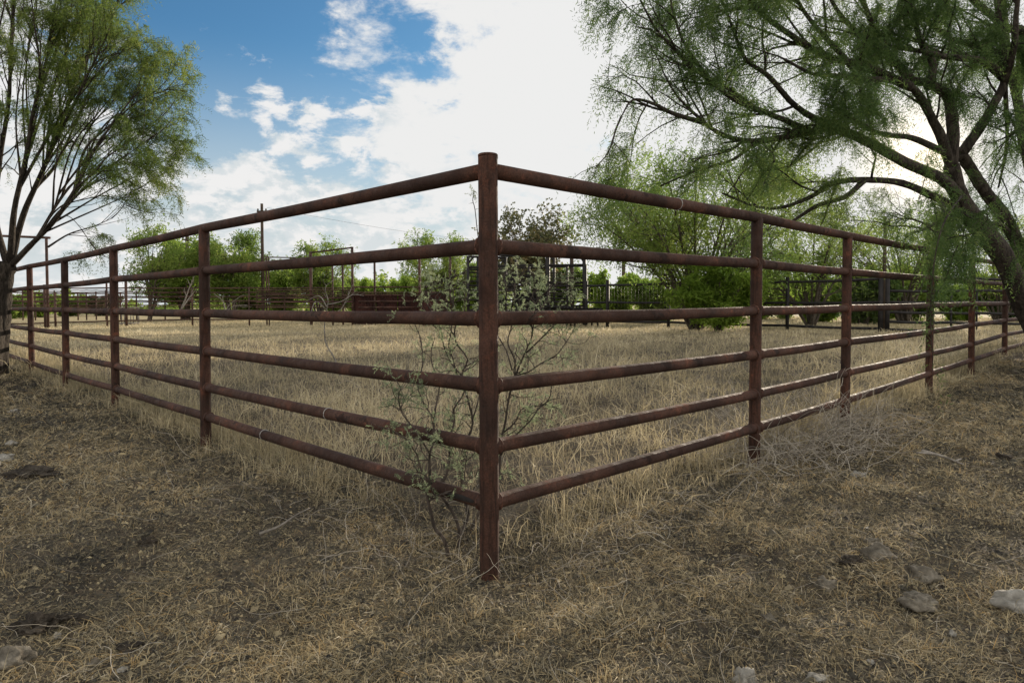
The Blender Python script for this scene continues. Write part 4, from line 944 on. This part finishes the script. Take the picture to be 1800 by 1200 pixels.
def pasture():
    rng = np.random.default_rng(202); mb = MB()
    n = 560000; x, y = sector(rng, n, 2.6, 46, .86, 1.05)
    ins = inside(x, y); r = np.hypot(x, y); d = fbm(x, y, .55, 41); d2 = fbm(x, y, 3.2, 44)
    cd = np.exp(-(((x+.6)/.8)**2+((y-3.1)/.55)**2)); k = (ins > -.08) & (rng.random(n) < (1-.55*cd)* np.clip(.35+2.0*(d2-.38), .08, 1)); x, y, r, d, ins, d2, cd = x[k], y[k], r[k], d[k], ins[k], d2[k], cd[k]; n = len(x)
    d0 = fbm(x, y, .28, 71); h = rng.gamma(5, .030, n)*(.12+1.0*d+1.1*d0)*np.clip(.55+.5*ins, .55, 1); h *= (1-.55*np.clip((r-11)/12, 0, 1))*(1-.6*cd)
    wd = rng.uniform(.0010, .0026, n)*(1+.30*np.maximum(r-3, 0))
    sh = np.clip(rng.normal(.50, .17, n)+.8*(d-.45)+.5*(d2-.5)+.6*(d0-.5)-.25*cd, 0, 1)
    lean = np.clip(rng.normal(.78, .38, n), .02, 1.5)
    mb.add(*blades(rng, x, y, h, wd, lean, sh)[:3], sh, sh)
    # tall growth left standing under the rails
    n = 60000; s_ = rng.uniform(.0, 13, n)**1.0; sd = rng.random(n) < .5
    u = np.where(sd[:, None], uL, uR); nn = np.stack([u[:, 1], -u[:, 0]], -1)*np.where(sd, 1, -1)[:, None]
    off = rng.normal(.19, .13, n); x = CL[0]+u[:, 0]*s_+nn[:, 0]*off; y = CL[1]+u[:, 1]*s_+nn[:, 1]*off; r = np.hypot(x, y)
    cl = fbm(x, y, 2.1, 55); k = rng.random(n) < np.clip((cl-.34)*4, .03, 1); x, y, r, cl = x[k], y[k], r[k], cl[k]; n = len(x)
    h = rng.gamma(5, .030, n)*(.5+cl)*(1-.6*np.exp(-((x+.35)**2+(y-3)**2)/.8)); sh = np.clip(rng.normal(.42, .17, n)+.3*(cl-.5), 0, 1)
    mb.add(*blades(rng, x, y, h, rng.uniform(.001, .0026, n)*(1+.25*np.maximum(r-3, 0)), np.abs(rng.normal(.55, .35, n)), sh)[:3], sh, sh)
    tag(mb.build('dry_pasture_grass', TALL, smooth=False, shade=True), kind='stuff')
pasture()
def stems():
    rng = np.random.default_rng(303); mb = MB()
    def wisp(x, y, L, z_up, curl, r=.0009, d=None):
        a = rng.uniform(0, 2*PI) if d is None else d; z = G(x, y); p = np.array([x, y, z+.004]); pts = [p]; el = z_up
        n = 8
        for i in range(n):
            a += rng.normal(0, curl); el += rng.normal(-.09 if z_up > .3 else 0, .18)
            st = L/n; q = pts[-1]+np.array([math.cos(a)*math.cos(el), math.sin(a)*math.cos(el), math.sin(el)])*st
            q[2] = max(q[2], z+.006); pts.append(q)
        s = np.clip(rng.normal(.62, .2), 0, 1); k0 = len(mb.aq); mb.tube(spline(pts, 2), np.linspace(r, r*.5, 2*n+1), 4, False)
        mb.aq[-1] = np.full(len(mb.aq[-1]), s)
    for _ in range(520):
        x, y = sector(rng, 1, 1.3, 8, .85, 1.2); x, y = float(x[0]), float(y[0])
        if inside(np.array([x]), np.array([y]))[0] < .1: wisp(x, y, rng.uniform(.12, .42), rng.uniform(0, .5), .25)
    for _ in range(800):   # the wiry tangle under the right run and at the corner
        q = rng.random()
        if q < .78: s_ = rng.normal(3.2, .6); u = uR
        elif q < .88: s_ = abs(rng.normal(0, .9)); u = uR
        else: s_ = abs(rng.normal(.6, 1.1)); u = uL
        nrm = np.array([u[1], -u[0]])*(1 if u is uL else -1); o = rng.normal(-.08, .22); c = CL+u*s_+nrm*o
        wisp(c[0], c[1], rng.uniform(.2, .6)*(1 if q < .7 else .6), rng.uniform(.1, 1.2), .40, rng.uniform(.0014, .0030) if q < .78 else rng.uniform(.0009, .0017))
    for _ in range(260):    # dry weed stalks standing in the pen
        x, y = sector(rng, 1, 4, 14, .6, 1.2); x, y = float(x[0]), float(y[0])
        if inside(np.array([x]), np.array([y]))[0] > .2: wisp(x, y, rng.uniform(.3, .6), rng.uniform(.9, 1.45), .2, .0016)
    tag(mb.build('wiry_dead_stems', GREYG, smooth=False, shade=True), kind='stuff')
stems()
print('done')
